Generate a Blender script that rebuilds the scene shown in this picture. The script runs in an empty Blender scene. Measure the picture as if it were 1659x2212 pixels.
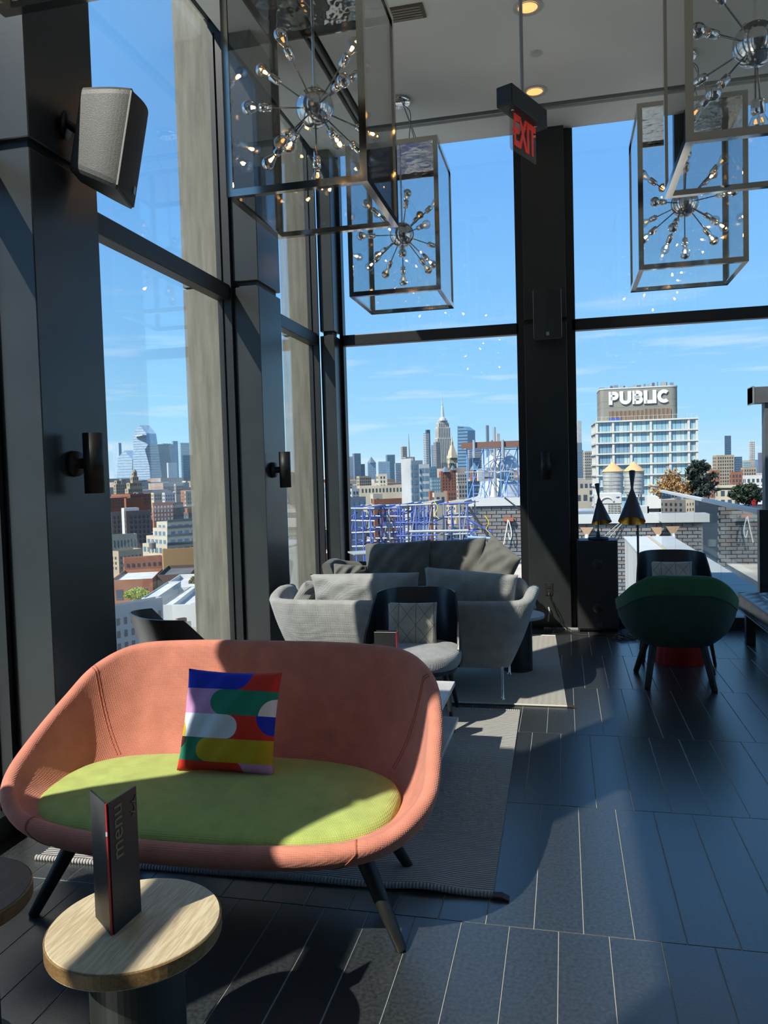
import bpy, bmesh, math, random
from mathutils import Vector, Matrix
import numpy as np
PI = math.pi
SC = bpy.context.scene
COL = SC.collection
# ------------------------------------------------------------------ camera
FPX, CAMH = 1680.0, 1.42
YAW, PITCH, ROLL = 2.28429524e-01, 4.65851445e-02, -2.81332551e-02
def _rot(yaw, pitch, roll):
    cy, sy = math.cos(yaw), math.sin(yaw)
    f = Vector((-sy*math.cos(pitch), cy*math.cos(pitch), -math.sin(pitch)))
    r = Vector((cy, sy, 0)); u = r.cross(f)
    c, s = math.cos(roll), math.sin(roll)
    return c*r+s*u, -s*r+c*u, f
CR, CU, CF = _rot(YAW, PITCH, ROLL)
cd = bpy.data.cameras.new('camera'); cam = bpy.data.objects.new('camera', cd); COL.objects.link(cam)
cam.matrix_world = Matrix(((CR.x, CU.x, -CF.x, 0), (CR.y, CU.y, -CF.y, 0), (CR.z, CU.z, -CF.z, CAMH), (0, 0, 0, 1)))
cd.sensor_fit = 'HORIZONTAL'; cd.sensor_width = 36.0; cd.lens = FPX*36.0/1659.0
cd.clip_start = 0.05; cd.clip_end = 20000
SC.camera = cam
# ------------------------------------------------------------------ sky, sun, exposure
SKY_STRENGTH, SUN_STRENGTH = 1.12, 5.4
SUN_DIR = Vector((0.566, 0.765, -1.0)).normalized()
w = bpy.data.worlds.new('sky'); SC.world = w; w.use_nodes = True
nt = w.node_tree; nt.nodes.clear()
def _n(t, **k):
    n = nt.nodes.new(t)
    for a, b in k.items(): setattr(n, a, b)
    return n
out = _n('ShaderNodeOutputWorld'); bg = _n('ShaderNodeBackground'); bg.inputs[1].default_value = SKY_STRENGTH
tc = _n('ShaderNodeTexCoord'); sep = _n('ShaderNodeSeparateXYZ'); nt.links.new(tc.outputs['Generated'], sep.inputs[0])
ramp = _n('ShaderNodeValToRGB'); nt.links.new(sep.outputs[2], ramp.inputs[0])
cr = ramp.color_ramp; cr.elements[0].position = 0.0; cr.elements[0].color = (.36, .50, .60, 1)
cr.elements[1].position = 1.0; cr.elements[1].color = (.06, .18, .42, 1)
for p, c in ((.06, (.235, .435, .60, 1)), (.16, (.165, .365, .60, 1)), (.34, (.105, .28, .575, 1)), (.55, (.10, .27, .55, 1))):
    e = cr.elements.new(p); e.color = c
# thin streaky clouds low over the horizon
az = _n('ShaderNodeMath', operation='ARCTAN2'); nt.links.new(sep.outputs[0], az.inputs[0]); nt.links.new(sep.outputs[1], az.inputs[1])
cmb = _n('ShaderNodeCombineXYZ')
m1 = _n('ShaderNodeMath', operation='MULTIPLY'); m1.inputs[1].default_value = 2.6; nt.links.new(az.outputs[0], m1.inputs[0])
m2 = _n('ShaderNodeMath', operation='MULTIPLY'); m2.inputs[1].default_value = 26.0; nt.links.new(sep.outputs[2], m2.inputs[0])
nt.links.new(m1.outputs[0], cmb.inputs[0]); nt.links.new(m2.outputs[0], cmb.inputs[1])
nz = _n('ShaderNodeTexNoise'); nz.inputs['Scale'].default_value = 1.5; nz.inputs['Detail'].default_value = 6.0; nz.inputs['Roughness'].default_value = .55
nt.links.new(cmb.outputs[0], nz.inputs['Vector'])
cl = _n('ShaderNodeValToRGB'); cl.color_ramp.elements[0].position = .525; cl.color_ramp.elements[1].position = .74
cl.color_ramp.elements[0].color = (0, 0, 0, 1); cl.color_ramp.elements[1].color = (1, 1, 1, 1)
nt.links.new(nz.outputs[0], cl.inputs[0])
lim = _n('ShaderNodeValToRGB'); le = lim.color_ramp
le.elements[0].position = 0.0; le.elements[0].color = (.6, .6, .6, 1); le.elements[1].position = .24; le.elements[1].color = (0, 0, 0, 1)
e = le.elements.new(.12); e.color = (.7, .7, .7, 1)
nt.links.new(sep.outputs[2], lim.inputs[0])
mm = _n('ShaderNodeMath', operation='MULTIPLY'); nt.links.new(cl.outputs[0], mm.inputs[0]); nt.links.new(lim.outputs[0], mm.inputs[1])
mix = _n('ShaderNodeMixRGB'); mix.inputs[2].default_value = (.56, .60, .63, 1)
nt.links.new(mm.outputs[0], mix.inputs[0]); nt.links.new(ramp.outputs[0], mix.inputs[1])
nt.links.new(mix.outputs[0], bg.inputs[0]); nt.links.new(bg.outputs[0], out.inputs[0])
sl = bpy.data.lights.new('sun', 'SUN'); sl.energy = SUN_STRENGTH; sl.angle = math.radians(.53); sl.color = (1.0, .93, .82)
sun = bpy.data.objects.new('sun', sl); COL.objects.link(sun); sun.location = (-20, -25, 40)
sun.rotation_euler = SUN_DIR.to_track_quat('-Z', 'Y').to_euler()
vs = SC.view_settings; SC.display_settings.display_device = 'sRGB'
vs.view_transform = 'Standard'; vs.look = 'None'; vs.exposure = 0.9; vs.gamma = 1.0; vs.use_curve_mapping = False
SC.cycles.transparent_max_bounces = 32; SC.cycles.max_bounces = 10; SC.cycles.diffuse_bounces = 5; SC.cycles.glossy_bounces = 5
SC.cycles.caustics_reflective = False; SC.cycles.caustics_refractive = False; SC.cycles.sample_clamp_indirect = 6.0
# ------------------------------------------------------------------ point on the line of sight at a given depth
def ray(px, py): return CR*((px-829.5)/FPX) - CU*((py-1106)/FPX) + CF
def at(px, py, y):
    d = ray(px, py); return Vector((d.x*y/d.y, y, CAMH+d.z*y/d.y))
# ------------------------------------------------------------------ materials
MATS = {}
def mat(name, color, rough=.6, metal=0.0, spec=.5, vary=None, bump=None, stretch=None, emit=None, alpha=None, coat=0.0, sheen=0.0, dist=.004):
    """vary = (noise scale, amount), bump = (noise scale, strength), stretch = scale of the texture space"""
    if name in MATS: return MATS[name]
    m = bpy.data.materials.new(name); m.use_nodes = True; t = m.node_tree; b = t.nodes['Principled BSDF']
    b.inputs['Base Color'].default_value = (*color, 1); b.inputs['Roughness'].default_value = rough
    b.inputs['Metallic'].default_value = metal; b.inputs['Specular IOR Level'].default_value = spec
    b.inputs['Coat Weight'].default_value = coat; b.inputs['Sheen Weight'].default_value = sheen
    if emit: b.inputs['Emission Color'].default_value = (*emit[0], 1); b.inputs['Emission Strength'].default_value = emit[1]
    if vary or bump:
        tcn = t.nodes.new('ShaderNodeTexCoord'); src = tcn.outputs['Object']
        if stretch:
            mp = t.nodes.new('ShaderNodeMapping'); mp.inputs['Scale'].default_value = stretch; t.links.new(src, mp.inputs[0]); src = mp.outputs[0]
    if vary:
        n = t.nodes.new('ShaderNodeTexNoise'); n.inputs['Scale'].default_value = vary[0]; n.inputs['Detail'].default_value = 5
        t.links.new(src, n.inputs['Vector'])
        r = t.nodes.new('ShaderNodeValToRGB'); a = vary[1]
        r.color_ramp.elements[0].position = .3; r.color_ramp.elements[1].position = .7
        r.color_ramp.elements[0].color = (*[c*(1-a) for c in color], 1); r.color_ramp.elements[1].color = (*[min(1, c*(1+a)) for c in color], 1)
        t.links.new(n.outputs[0], r.inputs[0]); t.links.new(r.outputs[0], b.inputs['Base Color'])
    if bump:
        n = t.nodes.new('ShaderNodeTexNoise'); n.inputs['Scale'].default_value = bump[0]; n.inputs['Detail'].default_value = 3
        t.links.new(src, n.inputs['Vector'])
        bn = t.nodes.new('ShaderNodeBump'); bn.inputs['Strength'].default_value = bump[1]; bn.inputs['Distance'].default_value = dist
        t.links.new(n.outputs[0], bn.inputs['Height']); t.links.new(bn.outputs[0], b.inputs['Normal'])
    MATS[name] = m; return m
def weave(name, color, scale=260, strength=.5, rough=.9, vary=.12, dist=.002):
    """woven cloth: two crossing wave bumps and a soft colour mottling"""
    if name in MATS: return MATS[name]
    m = mat(name, color, rough, vary=(14, vary), sheen=.15, spec=.2); t = m.node_tree; b = t.nodes['Principled BSDF']
    tcn = t.nodes.new('ShaderNodeTexCoord'); hs = []
    for ax in ('X', 'Z', 'Y'):
        wv = t.nodes.new('ShaderNodeTexWave'); wv.bands_direction = ax; wv.inputs['Scale'].default_value = scale/6.28
        t.links.new(tcn.outputs['Object'], wv.inputs['Vector']); hs.append(wv)
    a = t.nodes.new('ShaderNodeMath'); t.links.new(hs[0].outputs[1], a.inputs[0]); t.links.new(hs[1].outputs[1], a.inputs[1])
    a2 = t.nodes.new('ShaderNodeMath'); t.links.new(a.outputs[0], a2.inputs[0]); t.links.new(hs[2].outputs[1], a2.inputs[1])
    bn = t.nodes.new('ShaderNodeBump'); bn.inputs['Strength'].default_value = strength; bn.inputs['Distance'].default_value = dist
    t.links.new(a2.outputs[0], bn.inputs['Height']); t.links.new(bn.outputs[0], b.inputs['Normal']); return m
def glassmat(name, tint=(.95, .97, .97), ior=1.5, gain=1.0):
    if name in MATS: return MATS[name]
    m = bpy.data.materials.new(name); m.use_nodes = True; t = m.node_tree; t.nodes.clear()
    o = t.nodes.new('ShaderNodeOutputMaterial'); mx = t.nodes.new('ShaderNodeMixShader')
    tr = t.nodes.new('ShaderNodeBsdfTransparent'); tr.inputs[0].default_value = (*tint, 1)
    gl = t.nodes.new('ShaderNodeBsdfGlossy'); gl.inputs['Roughness'].default_value = 0.0
    geo = t.nodes.new('ShaderNodeNewGeometry'); dt = t.nodes.new('ShaderNodeVectorMath'); dt.operation = 'DOT_PRODUCT'
    t.links.new(geo.outputs['Normal'], dt.inputs[0]); t.links.new(geo.outputs['Incoming'], dt.inputs[1]); r0 = ((ior-1)/(ior+1))**2
    def mth(op, x, y=None):        # Schlick reflectance, the same from both sides of the sheet
        n = t.nodes.new('ShaderNodeMath'); n.operation = op
        for i, v in enumerate((x, y)):
            if v is None: continue
            if isinstance(v, (int, float)): n.inputs[i].default_value = v
            else: t.links.new(v, n.inputs[i])
        return n.outputs[0]
    fr = mth('ADD', mth('MULTIPLY', mth('POWER', mth('SUBTRACT', 1.0, mth('ABSOLUTE', dt.outputs['Value'])), 5.0), 1-r0), r0)
    mu = t.nodes.new('ShaderNodeMath'); mu.operation = 'MULTIPLY'; mu.inputs[1].default_value = gain; mu.use_clamp = True
    t.links.new(fr, mu.inputs[0]); t.links.new(mu.outputs[0], mx.inputs[0])
    t.links.new(tr.outputs[0], mx.inputs[1]); t.links.new(gl.outputs[0], mx.inputs[2]); t.links.new(mx.outputs[0], o.inputs[0])
    MATS[name] = m; return m
# ------------------------------------------------------------------ mesh helpers
class MB:
    def __init__(s): s.v = []; s.f = []; s.sm = []
    def add(s, vs, fs, smooth=False):
        k = len(s.v); s.v += [tuple(v) for v in vs]; s.f += [tuple(i+k for i in f) for f in fs]; s.sm += [smooth]*len(fs); return s
    def box(s, a, b, rz=0.0, c=None):
        x0, y0, z0 = a; x1, y1, z1 = b
        P = [(x0, y0, z0), (x1, y0, z0), (x1, y1, z0), (x0, y1, z0), (x0, y0, z1), (x1, y0, z1), (x1, y1, z1), (x0, y1, z1)]
        if rz:
            cx, cy = c if c else ((x0+x1)/2, (y0+y1)/2); C, S = math.cos(rz), math.sin(rz)
            P = [(cx+(x-cx)*C-(y-cy)*S, cy+(x-cx)*S+(y-cy)*C, z) for x, y, z in P]
        return s.add(P, [(0, 3, 2, 1), (4, 5, 6, 7), (0, 1, 5, 4), (1, 2, 6, 5), (2, 3, 7, 6), (3, 0, 4, 7)])
    def prism(s, poly, z0, z1, smooth=False):
        n = len(poly)
        s.add([(x, y, z0) for x, y in poly]+[(x, y, z1) for x, y in poly], [tuple(range(n))[::-1], tuple(range(n, 2*n))])
        return s.add([(x, y, z0) for x, y in poly]+[(x, y, z1) for x, y in poly], [(i, (i+1) % n, n+(i+1) % n, n+i) for i in range(n)], smooth)
    def loft(s, rings, caps=True, smooth=True, closed=True):
        n = len(rings[0]); vs = [p for r in rings for p in r]; fs = []
        for k in range(len(rings)-1):
            for i in range(n if closed else n-1):
                j = (i+1) % n; fs.append((k*n+i, k*n+j, (k+1)*n+j, (k+1)*n+i))
        s.add(vs, fs, smooth)
        if caps:
            s.add(rings[0], [tuple(range(n))[::-1]]); s.add(rings[-1], [tuple(range(n))])
        return s
    def tube(s, path, r, n=10, smooth=True):
        path = [Vector(p) for p in path]; rs = r if isinstance(r, (list, tuple)) else [r]*len(path); rings = []
        up = None
        for i, p in enumerate(path):
            d = (path[min(i+1, len(path)-1)]-path[max(i-1, 0)]).normalized()
            if up is None or abs(up.dot(d)) > .95: up = Vector((0, 0, 1)) if abs(d.z) < .9 else Vector((1, 0, 0))
            a = d.cross(up).normalized(); b = a.cross(d).normalized(); up = b
            rings.append([p+(a*math.cos(2*PI*k/n)+b*math.sin(2*PI*k/n))*rs[i] for k in range(n)])
        return s.loft(rings, True, smooth)
    def lathe(s, prof, c=(0, 0, 0), n=32, smooth=True, caps=True):
        rings = [[(c[0]+r*math.cos(2*PI*k/n), c[1]+r*math.sin(2*PI*k/n), c[2]+z) for k in range(n)] for r, z in prof]
        return s.loft(rings, caps, smooth)
    def xf(s, M, start=0):
        for i in range(start, len(s.v)): s.v[i] = tuple(M @ Vector(s.v[i]))
        return s
    def mesh(s, name, m, weld=0.0):
        me = bpy.data.meshes.new(name); me.from_pydata(s.v, [], s.f); me.polygons.foreach_set('use_smooth', s.sm)
        if m is not None:
            for k in (m if isinstance(m, (list, tuple)) else [m]): me.materials.append(k)
        if weld:
            bm = bmesh.new(); bm.from_mesh(me); bmesh.ops.remove_doubles(bm, verts=bm.verts, dist=weld); bmesh.ops.recalc_face_normals(bm, faces=bm.faces); bm.to_mesh(me); bm.free()
        me.update(); return me
    def build(s, name, m, parent=None, weld=0.0): return put(name, s.mesh(name, m, weld), parent)
def put(name, me, parent=None, loc=None, rz=None):
    o = bpy.data.objects.new(name, me); COL.objects.link(o)
    if parent is not None: o.parent = parent
    if loc is not None: o.location = loc
    if rz is not None: o.rotation_euler = (0, 0, rz)
    return o
def bevel(o, wd=.01, seg=2):
    md = o.modifiers.new('bevel', 'BEVEL'); md.width = wd; md.segments = seg; md.limit_method = 'ANGLE'; md.angle_limit = .6; return o
def tag(o, label, cat, group=None):
    o['label'] = label; o['category'] = cat
    if group: o['group'] = group
    return o
def thing(name, label, cat, loc=(0, 0, 0), rz=0.0, group=None):
    o = put(name, None); o.location = loc; o.rotation_euler = (0, 0, rz); o.empty_display_size = .1; return tag(o, label, cat, group)
def struct(o, label=None):
    o['kind'] = 'structure'
    if label: o['label'] = label
    return o
def stuff(o): o['kind'] = 'stuff'; return o
def dup(root, loc=None, rz=None, label=None, group=None):
    r = root.copy(); COL.objects.link(r)
    if loc is not None: r.location = loc
    if rz is not None: r.rotation_euler = (0, 0, rz)
    if label: r['label'] = label
    if group: r['group'] = group
    for ch in list(root.children):
        c = ch.copy(); COL.objects.link(c); c.parent = r
        for g in list(ch.children):
            d = g.copy(); COL.objects.link(d); d.parent = c
    return r
def text_mesh(name, body, size, m, depth=.004, offset=0.0):
    cu = bpy.data.curves.new(name, 'FONT'); cu.body = body; cu.size = size; cu.extrude = depth; cu.offset = offset
    cu.align_x = 'CENTER'; cu.align_y = 'CENTER'
    o = bpy.data.objects.new(name, cu); me = bpy.data.meshes.new_from_object(o); me.name = name
    bpy.data.objects.remove(o); bpy.data.curves.remove(cu); me.materials.clear(); me.materials.append(m); return me
def smooth_loop(pts, n):
    """closed Catmull-Rom through pts, n samples"""
    P = [Vector(p) for p in pts]; k = len(P); o = []
    for i in range(n):
        t = i*k/n; j = int(t); u = t-j; a, b, c, d = P[(j-1) % k], P[j % k], P[(j+1) % k], P[(j+2) % k]
        o.append(.5*((2*b)+(c-a)*u+(2*a-5*b+4*c-d)*u*u+(3*b-a-3*c+d)*u**3))
    return o
def smooth_path(pts, n):
    P = [Vector(p) for p in pts]; P = [P[0]*2-P[1]]+P+[P[-1]*2-P[-2]]; k = len(P)-3; o = []
    for i in range(n):
        t = min(i*k/(n-1), k-1e-6); j = int(t); u = t-j; a, b, c, d = P[j:j+4]
        o.append(.5*((2*b)+(c-a)*u+(2*a-5*b+4*c-d)*u*u+(3*b-a-3*c+d)*u**3))
    return o
def sell(a, b, n, k, cx=0, cy=0):
    o = []
    for i in range(k):
        t = 2*PI*i/k; c, s_ = math.cos(t), math.sin(t)
        o.append((cx+a*math.copysign(abs(c)**(2/n), c), cy+b*math.copysign(abs(s_)**(2/n), s_)))
    return o
def pillow_mesh(name, w, h, d, m, n=28, crease=.0, seed=0, pinch=.06):
    """stuffed cushion in the XZ plane, depth along Y, sharp corners and a thin seam edge"""
    rnd = random.Random(seed); ph = [rnd.uniform(0, 6) for _ in range(6)]
    mb = MB(); front = []; back = []
    for j in range(n+1):
        for i in range(n+1):
            u, v = 2*i/n-1, 2*j/n-1
            ed = max(0, (1-u**2))*max(0, (1-v**2)); t = (ed**.42)
            x = w/2*u*(1-pinch*(1-v*v)*abs(u)**3); z = h/2*v*(1-pinch*(1-u*u)*abs(v)**3)
            wr = crease*(math.sin(5*u+3*v+ph[0])*math.sin(3*v-2*u+ph[1])+.5*math.sin(11*u-7*v+ph[2]))*min(1, ed*4)
            front.append((x, -d/2*t-wr, z)); back.append((x, d/2*t+wr*.5, z))
    N = n+1; fs = []; fb = []
    for j in range(n):
        for i in range(n):
            a = j*N+i; fs.append((a, a+1, a+N+1, a+N)); fb.append((a, a+N, a+N+1, a+1))
    mb.add(front, fs, True); mb.add(back, fb, True)
    return mb.mesh(name, m, weld=1e-4)
# ================================================================== the room
COLM = mat('column_metal', (.023, .026, .027), .30, spec=.55, vary=(3, .18), bump=(40, .04))
COLD = mat('groove_black', (.008, .008, .009), .5)
FRAME = mat('frame_black', (.012, .013, .014), .38, spec=.5)
FINM = mat('fin_weathered', (.145, .14, .115), .75, vary=(5, .25), stretch=(6, 6, .6), bump=(20, .1))
GLASS = glassmat('window_glass', (.93, .95, .95), 1.5, 1.6)
CEILM = mat('ceiling_paint', (.88, .86, .80), .85, vary=(2, .03))
WALLM = mat('dark_wall', (.035, .035, .037), .6)
TILEM = mat('slate_tile', (.026, .030, .032), .30, spec=1.0, vary=(90, .45), bump=(140, .22), dist=.0012)
TILEM.node_tree.nodes['Principled BSDF'].inputs['IOR'].default_value = 1.65
GROUT = mat('grout', (.34, .34, .31), .85)
ZC, XG, YG = 4.43, -2.27, 7.27
FX0, FX1, FY0, FY1 = -2.27, 4.6, -5.0, 7.3
floor = struct(MB().box((FX0-.1, FY0, -.25), (FX1, FY1, -.002)).build('floor', GROUT), 'slate plank floor')
tile_me = {}
def tile_mesh(lx, ly):
    k = (round(lx, 3), round(ly, 3))
    if k not in tile_me:
        g, b = .0015, .001
        a = [(g, g), (lx-g, g), (lx-g, ly-g), (g, ly-g)]; t = [(g+b, g+b), (lx-g-b, g+b), (lx-g-b, ly-g-b), (g+b, ly-g-b)]
        mb = MB(); vs = [(x, y, -.004) for x, y in a]+[(x, y, -.0008) for x, y in a]+[(x, y, 0) for x, y in t]
        fs = [(8, 9, 10, 11)]+[(i, (i+1) % 4, 4+(i+1) % 4, 4+i) for i in range(4)]+[(4+i, 4+(i+1) % 4, 8+(i+1) % 4, 8+i) for i in range(4)]
        tile_me[k] = mb.add(vs, fs).mesh('tile', TILEM)
    return tile_me[k]
rnd = random.Random(3); rest = MB(); cnt = 0
TW, TL, Y0 = .1503, .928, 2.391
for r in range(-8, 6):
    y0, y1 = Y0+r*TL, min(Y0+(r+1)*TL, FY1)
    if y1 < FY0 or y0 >= FY1: continue
    off = (0 if r % 2 else .5)*TW - .341
    k0 = int((FX0-off)/TW)-1
    for k in range(k0, k0+60):
        x0, x1 = max(off+k*TW, FX0), min(off+(k+1)*TW, FX1)
        if x1-x0 < .02: continue
        near = y0 > 1.3 and x0 < .6+.34*y1 and x0 > -.75-.62*y1 and y0 < 7.2
        if near and cnt < 296:
            o = put('tile', tile_mesh(x1-x0, y1-y0), floor, (x0, y0, rnd.uniform(-.0004, .0004))); cnt += 1
        else:
            g = .0018; rest.box((x0+g, max(y0, FY0)+g, -.004), (x1-g, y1-g, 0))
stuff(rest.build('tiles_beyond', TILEM, floor))
# ceiling with a perimeter curtain-track slot
ceil = MB()
sx0, sx1, sy0, sy1 = -1.69, -1.585, 6.665, 6.80
ceil.box((-2.2, FY0, ZC), (sx0, 7.2, ZC+.12)); ceil.box((sx1, FY0, ZC), (FX1, sy0, ZC+.12)); ceil.box((sx0, sy1, ZC), (FX1, 7.2, ZC+.12))
ceil.box((sx0, FY0, ZC+.07), (sx1, sy1, ZC+.12)); ceil.box((sx1, sy0, ZC+.07), (FX1, sy1, ZC+.12))
ceil.box((-2.34, FY0, ZC+.13), (FX1, 7.34, ZC+.5))
ceiling = struct(ceil.build('ceiling', CEILM), 'off-white plaster ceiling')
tr = MB(); tr.box((sx0, FY0, ZC+.05), (sx1, sy1, ZC+.069)); tr.box((sx1, sy0, ZC+.05), (FX1, sy1, ZC+.069))
rl = MB(); rl.box((sx0+.042, FY0, ZC-.004), (sx0+.062, sy1-.05, ZC+.05)); rl.box((sx0+.042, sy0+.055, ZC-.004), (FX1, sy0+.078, ZC+.05)); struct(rl.build('track_rail', mat('track_rail', (.30, .29, .27), .5), ceiling))
struct(tr.build('curtain_track', FRAME, ceiling))
wr = MB(); wr.box((FX1, FY0, -.25), (FX1+.2, -1.0, ZC+.5)); wr.box((FX1, -1.0, -.25), (FX1+.2, FY1, .12)); wr.box((FX1, -1.0, ZC+.02), (FX1+.2, FY1, ZC+.5))
for y in (-1.0, 1.1, 3.2, 5.3, 7.0): wr.box((FX1, y, .12), (FX1+.2, y+.3, ZC+.02))
struct(wr.build('wall_right', WALLM), 'dark right wall with tall openings added for sky light')
struct(MB().box((-2.4, FY0-.2, -.25), (FX1, FY0, ZC+.5)).build('wall_front', WALLM), 'dark wall behind')
# columns ----------------------------------------------------------
def column(x0, x1, y0, y1, inset_side, label):
    """sheet-metal clad column with a recessed joint at z = 2.75"""
    c = struct(put('column', None), label)
    bevel(MB().box((x0, y0, 2.775), (x1, y1, ZC)).build('upper_cladding', COLM, c), .004, 1)
    bevel(MB().box((x0, y0, 0), (x1, y1, 2.735)).build('lower_cladding', COLM, c), .004, 1)
    MB().box((x0+.025, y0+.025, 2.70), (x1-.025, y1-.025, 2.80)).build('joint_groove', COLD, c)
    return c
def fin(y0, y1, parent, ylow=None):
    a = MB().box((-2.57, y0, 2.77), (XG-.012, y1, 5.2)); MB_ = MB().box((-2.57, y0, -1.0), (XG-.012, ylow or y1, 2.755))
    a.build('upper_fin', FINM, parent); MB_.build('lower_fin', FINM, parent); MB().box((-2.55, y0+.02, 2.7), (XG-.012, y1-.02, 2.8)).build('fin_joint', COLD, parent)
colA = column(-2.19, -2.0, 2.70, 3.15, 0, 'dark metal column nearest on the left wall'); fin(2.72, 3.05, colA)
colB = column(-2.19, -2.0, 5.03, 5.45, 0, 'dark metal column halfway along the left wall'); fin(5.05, 5.38, colB)
col0 = column(-2.19, -2.0, .53, .90, 0, 'dark metal column beside the camera'); fin(.55, .78, col0, .78)
pm = MB().add([(x, y, z) for x in (-2.57, -2.30) for y, z in ((.55, -1), (1.45, -1), (1.3, 1.5), (1.08, 1.96), (.70, 2.74), (.55, 2.74))], [(0, 1, 2, 3, 4, 5), (11, 10, 9, 8, 7, 6)]+[(i, i+6, (i+1) % 6+6, (i+1) % 6) for i in range(6)]); pm.build('added_shade_pier', FINM, col0); MB().box((-2.57, .55, 2.86), (-2.30, 1.2, 3.62)).build('added_shade_panel', FINM, col0)  # unseen pier and panel, added and shaped to cast shade on the sofa
colm = column(-2.19, -2.0, -1.96, -1.51, 0, 'dark metal column behind the camera'); fin(-1.94, -1.6, colm)
colC = column(-2.19, -2.055, 7.0, 7.2, 0, 'dark metal corner post'); fin(7.02, 7.25, colC)
colD = column(-.325, .045, 7.12, 7.26, 0, 'dark metal column between the two far windows')
for xa, xb in ((-.375, -.29), (.01, .085)):
    MB().box((xa, 7.19, 0), (xb, 7.28, ZC)).build('side_frame', FRAME, colD)
colE = column(2.2, 2.6, 7.12, 7.26, 0, 'dark metal column at the far right')
# windows ----------------------------------------------------------
wn = [0]
def window_left(y0, y1, label):
    wn[0] += 1; wd = struct(put('window_%d' % wn[0], None), label)
    for nm, z0, z1 in (('lower_pane', .10, 2.66), ('upper_pane', 2.75, ZC+.11)):
        MB().box((XG-.006, y0+.04, z0), (XG, y1-.04, z1)).build(nm, GLASS, wd)
    bevel(MB().box((XG-.02, y0, 2.645), (-2.2, y1, 2.75)).build('mullion', FRAME, wd), .006, 2)
    for k, (a, b) in enumerate(((y0, y0+.05), (y1-.05, y1))):
        j = MB().box((XG-.02, a, 0), (-2.215, b, ZC+.12)); c = a+.012 if k else b-.012
        j.box((-2.215, c-.012, 0), (-2.19, c+.012, ZC)); j.box((XG+.008, a-.012 if k else b, 0), (XG+.02, a if k else b+.012, ZC)); j.build('jamb', FRAME, wd)
    MB().box((XG-.02, y0, 0), (-2.2, y1, .105)).build('sill_frame', FRAME, wd)
    MB().box((XG-.02, y0, ZC+.08), (-2.21, y1, ZC+.13)).build('head_frame', FRAME, wd); return wd
def window_back(x0, x1, label):
    wn[0] += 1; wd = struct(put('window_%d' % wn[0], None), label)
    for nm, z0, z1 in (('lower_pane', .10, 2.66), ('upper_pane', 2.75, ZC+.11)):
        MB().box((x0+.02, YG, z0), (x1-.02, YG+.006, z1)).build(nm, GLASS, wd)
    bevel(MB().box((x0, 7.2, 2.665), (x1, YG+.02, 2.765)).build('mullion', FRAME, wd), .006, 2)
    for a, b in ((x0, x0+.035), (x1-.02, x1)): MB().box((a, 7.2, 0), (b, YG+.02, ZC+.12)).build('jamb', FRAME, wd)
    MB().box((x0, 7.2, 0), (x1, YG+.02, .105)).build('sill_frame', FRAME, wd)
    MB().box((x0, 7.21, ZC+.08), (x1, YG+.02, ZC+.13)).build('head_frame', FRAME, wd); return wd
window_left(3.15, 5.05, 'tall left window between the two columns'); window_left(5.45, 7.0, 'tall left window beside the corner')
window_back(-2.06, -.375, 'far window left of the column'); window_back(.085, 2.2, 'far window right of the column')
window_left(.90, 2.72, 'left window beside the camera'); window_left(-1.51, .55, 'left window behind the camera'); window_left(-4.9, -1.96, 'rear left window')
window_back(2.6, 4.6, 'far window at the right end')
wn[0] += 1; wd = struct(put('window_%d' % wn[0], None), 'right side windows added for more sky light')  # windows put into the unseen right wall to brighten the room
for y in (-.7, 1.4, 3.5, 5.6): MB().box((FX1+.09, y, .12), (FX1+.10, y+(1.8 if y < 5 else 1.4), ZC+.02)).build('pane', GLASS, wd)
struct(MB().box((-6.5, -8, -1.1), (-2.62, 6.4, -.85)).build('bounce_slab_1', mat('bounce_stone', (.58, .54, .46), .85, vary=(1.2, .1))), 'pale ledge added outside the left windows to bounce sunlight')  # unseen slab added to throw sunlight up onto the ceiling
struct(MB().box((FX1+.4, -8, -.6), (16, 7.0, -.4)).build('bounce_slab_2', MATS['bounce_stone']), 'pale terrace added outside the right windows to bounce sunlight')  # out of view, added to reflect more sun onto the ceiling
# low white skirting strip under the far column
tb = MB(); tb.box((-.20, 7.085, 0), (.10, 7.12, .012)); struct(tb.build('baseboard_far', mat('skirting_tile', (.33, .34, .33), .4)), 'pale strip under the far column')
# ceiling fittings --------------------------------------------------
TRIMW = mat('fitting_white', (.6, .59, .55), .5)
def downlight(x, y, label):
    t = thing('downlight', label, 'ceiling light', (x, y, ZC), 0, 'recessed ceiling lights')
    MB().lathe([(.072, 0), (.098, 0), (.100, -.004), (.096, -.007), (.074, -.006), (.072, 0)], n=32, caps=False).build('trim_ring', TRIMW, t)
    MB().lathe([(.064, -.003), (.070, -.006), (.064, -.008)], n=32, caps=False).build('inner_ring', TRIMW, t)
    MB().lathe([(.0, -.001), (.066, -.001), (.066, -.003), (0, -.003)], n=28).build('lens', mat('downlight_lens', (.9, .6, .3), .4, emit=((1.0, .50, .16), .72)), t)
downlight(-.178, 5.287, 'round ceiling light cut by the top edge of the photo'); downlight(-.175, 6.439, 'round ceiling light just above the exit sign')
t = tag(MB().lathe([(0, 0), (.045, 0), (.045, -.006), (.03, -.012), (0, -.013)], (0, 0, 0), 28).build('sprinkler_cap', TRIMW), 'white sprinkler cap on the ceiling between the round lights', 'sprinkler cap'); t.location = (-.145, 5.872, ZC)
t = thing('ceiling_vent', 'dark slotted air vent on the ceiling at the top edge', 'vent', (-.99, 5.13, ZC))
MB().box((-.16, -.08, -.008), (.16, .08, 0)).build('frame', mat('vent_bronze', (.12, .08, .05), .5), t)
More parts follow.
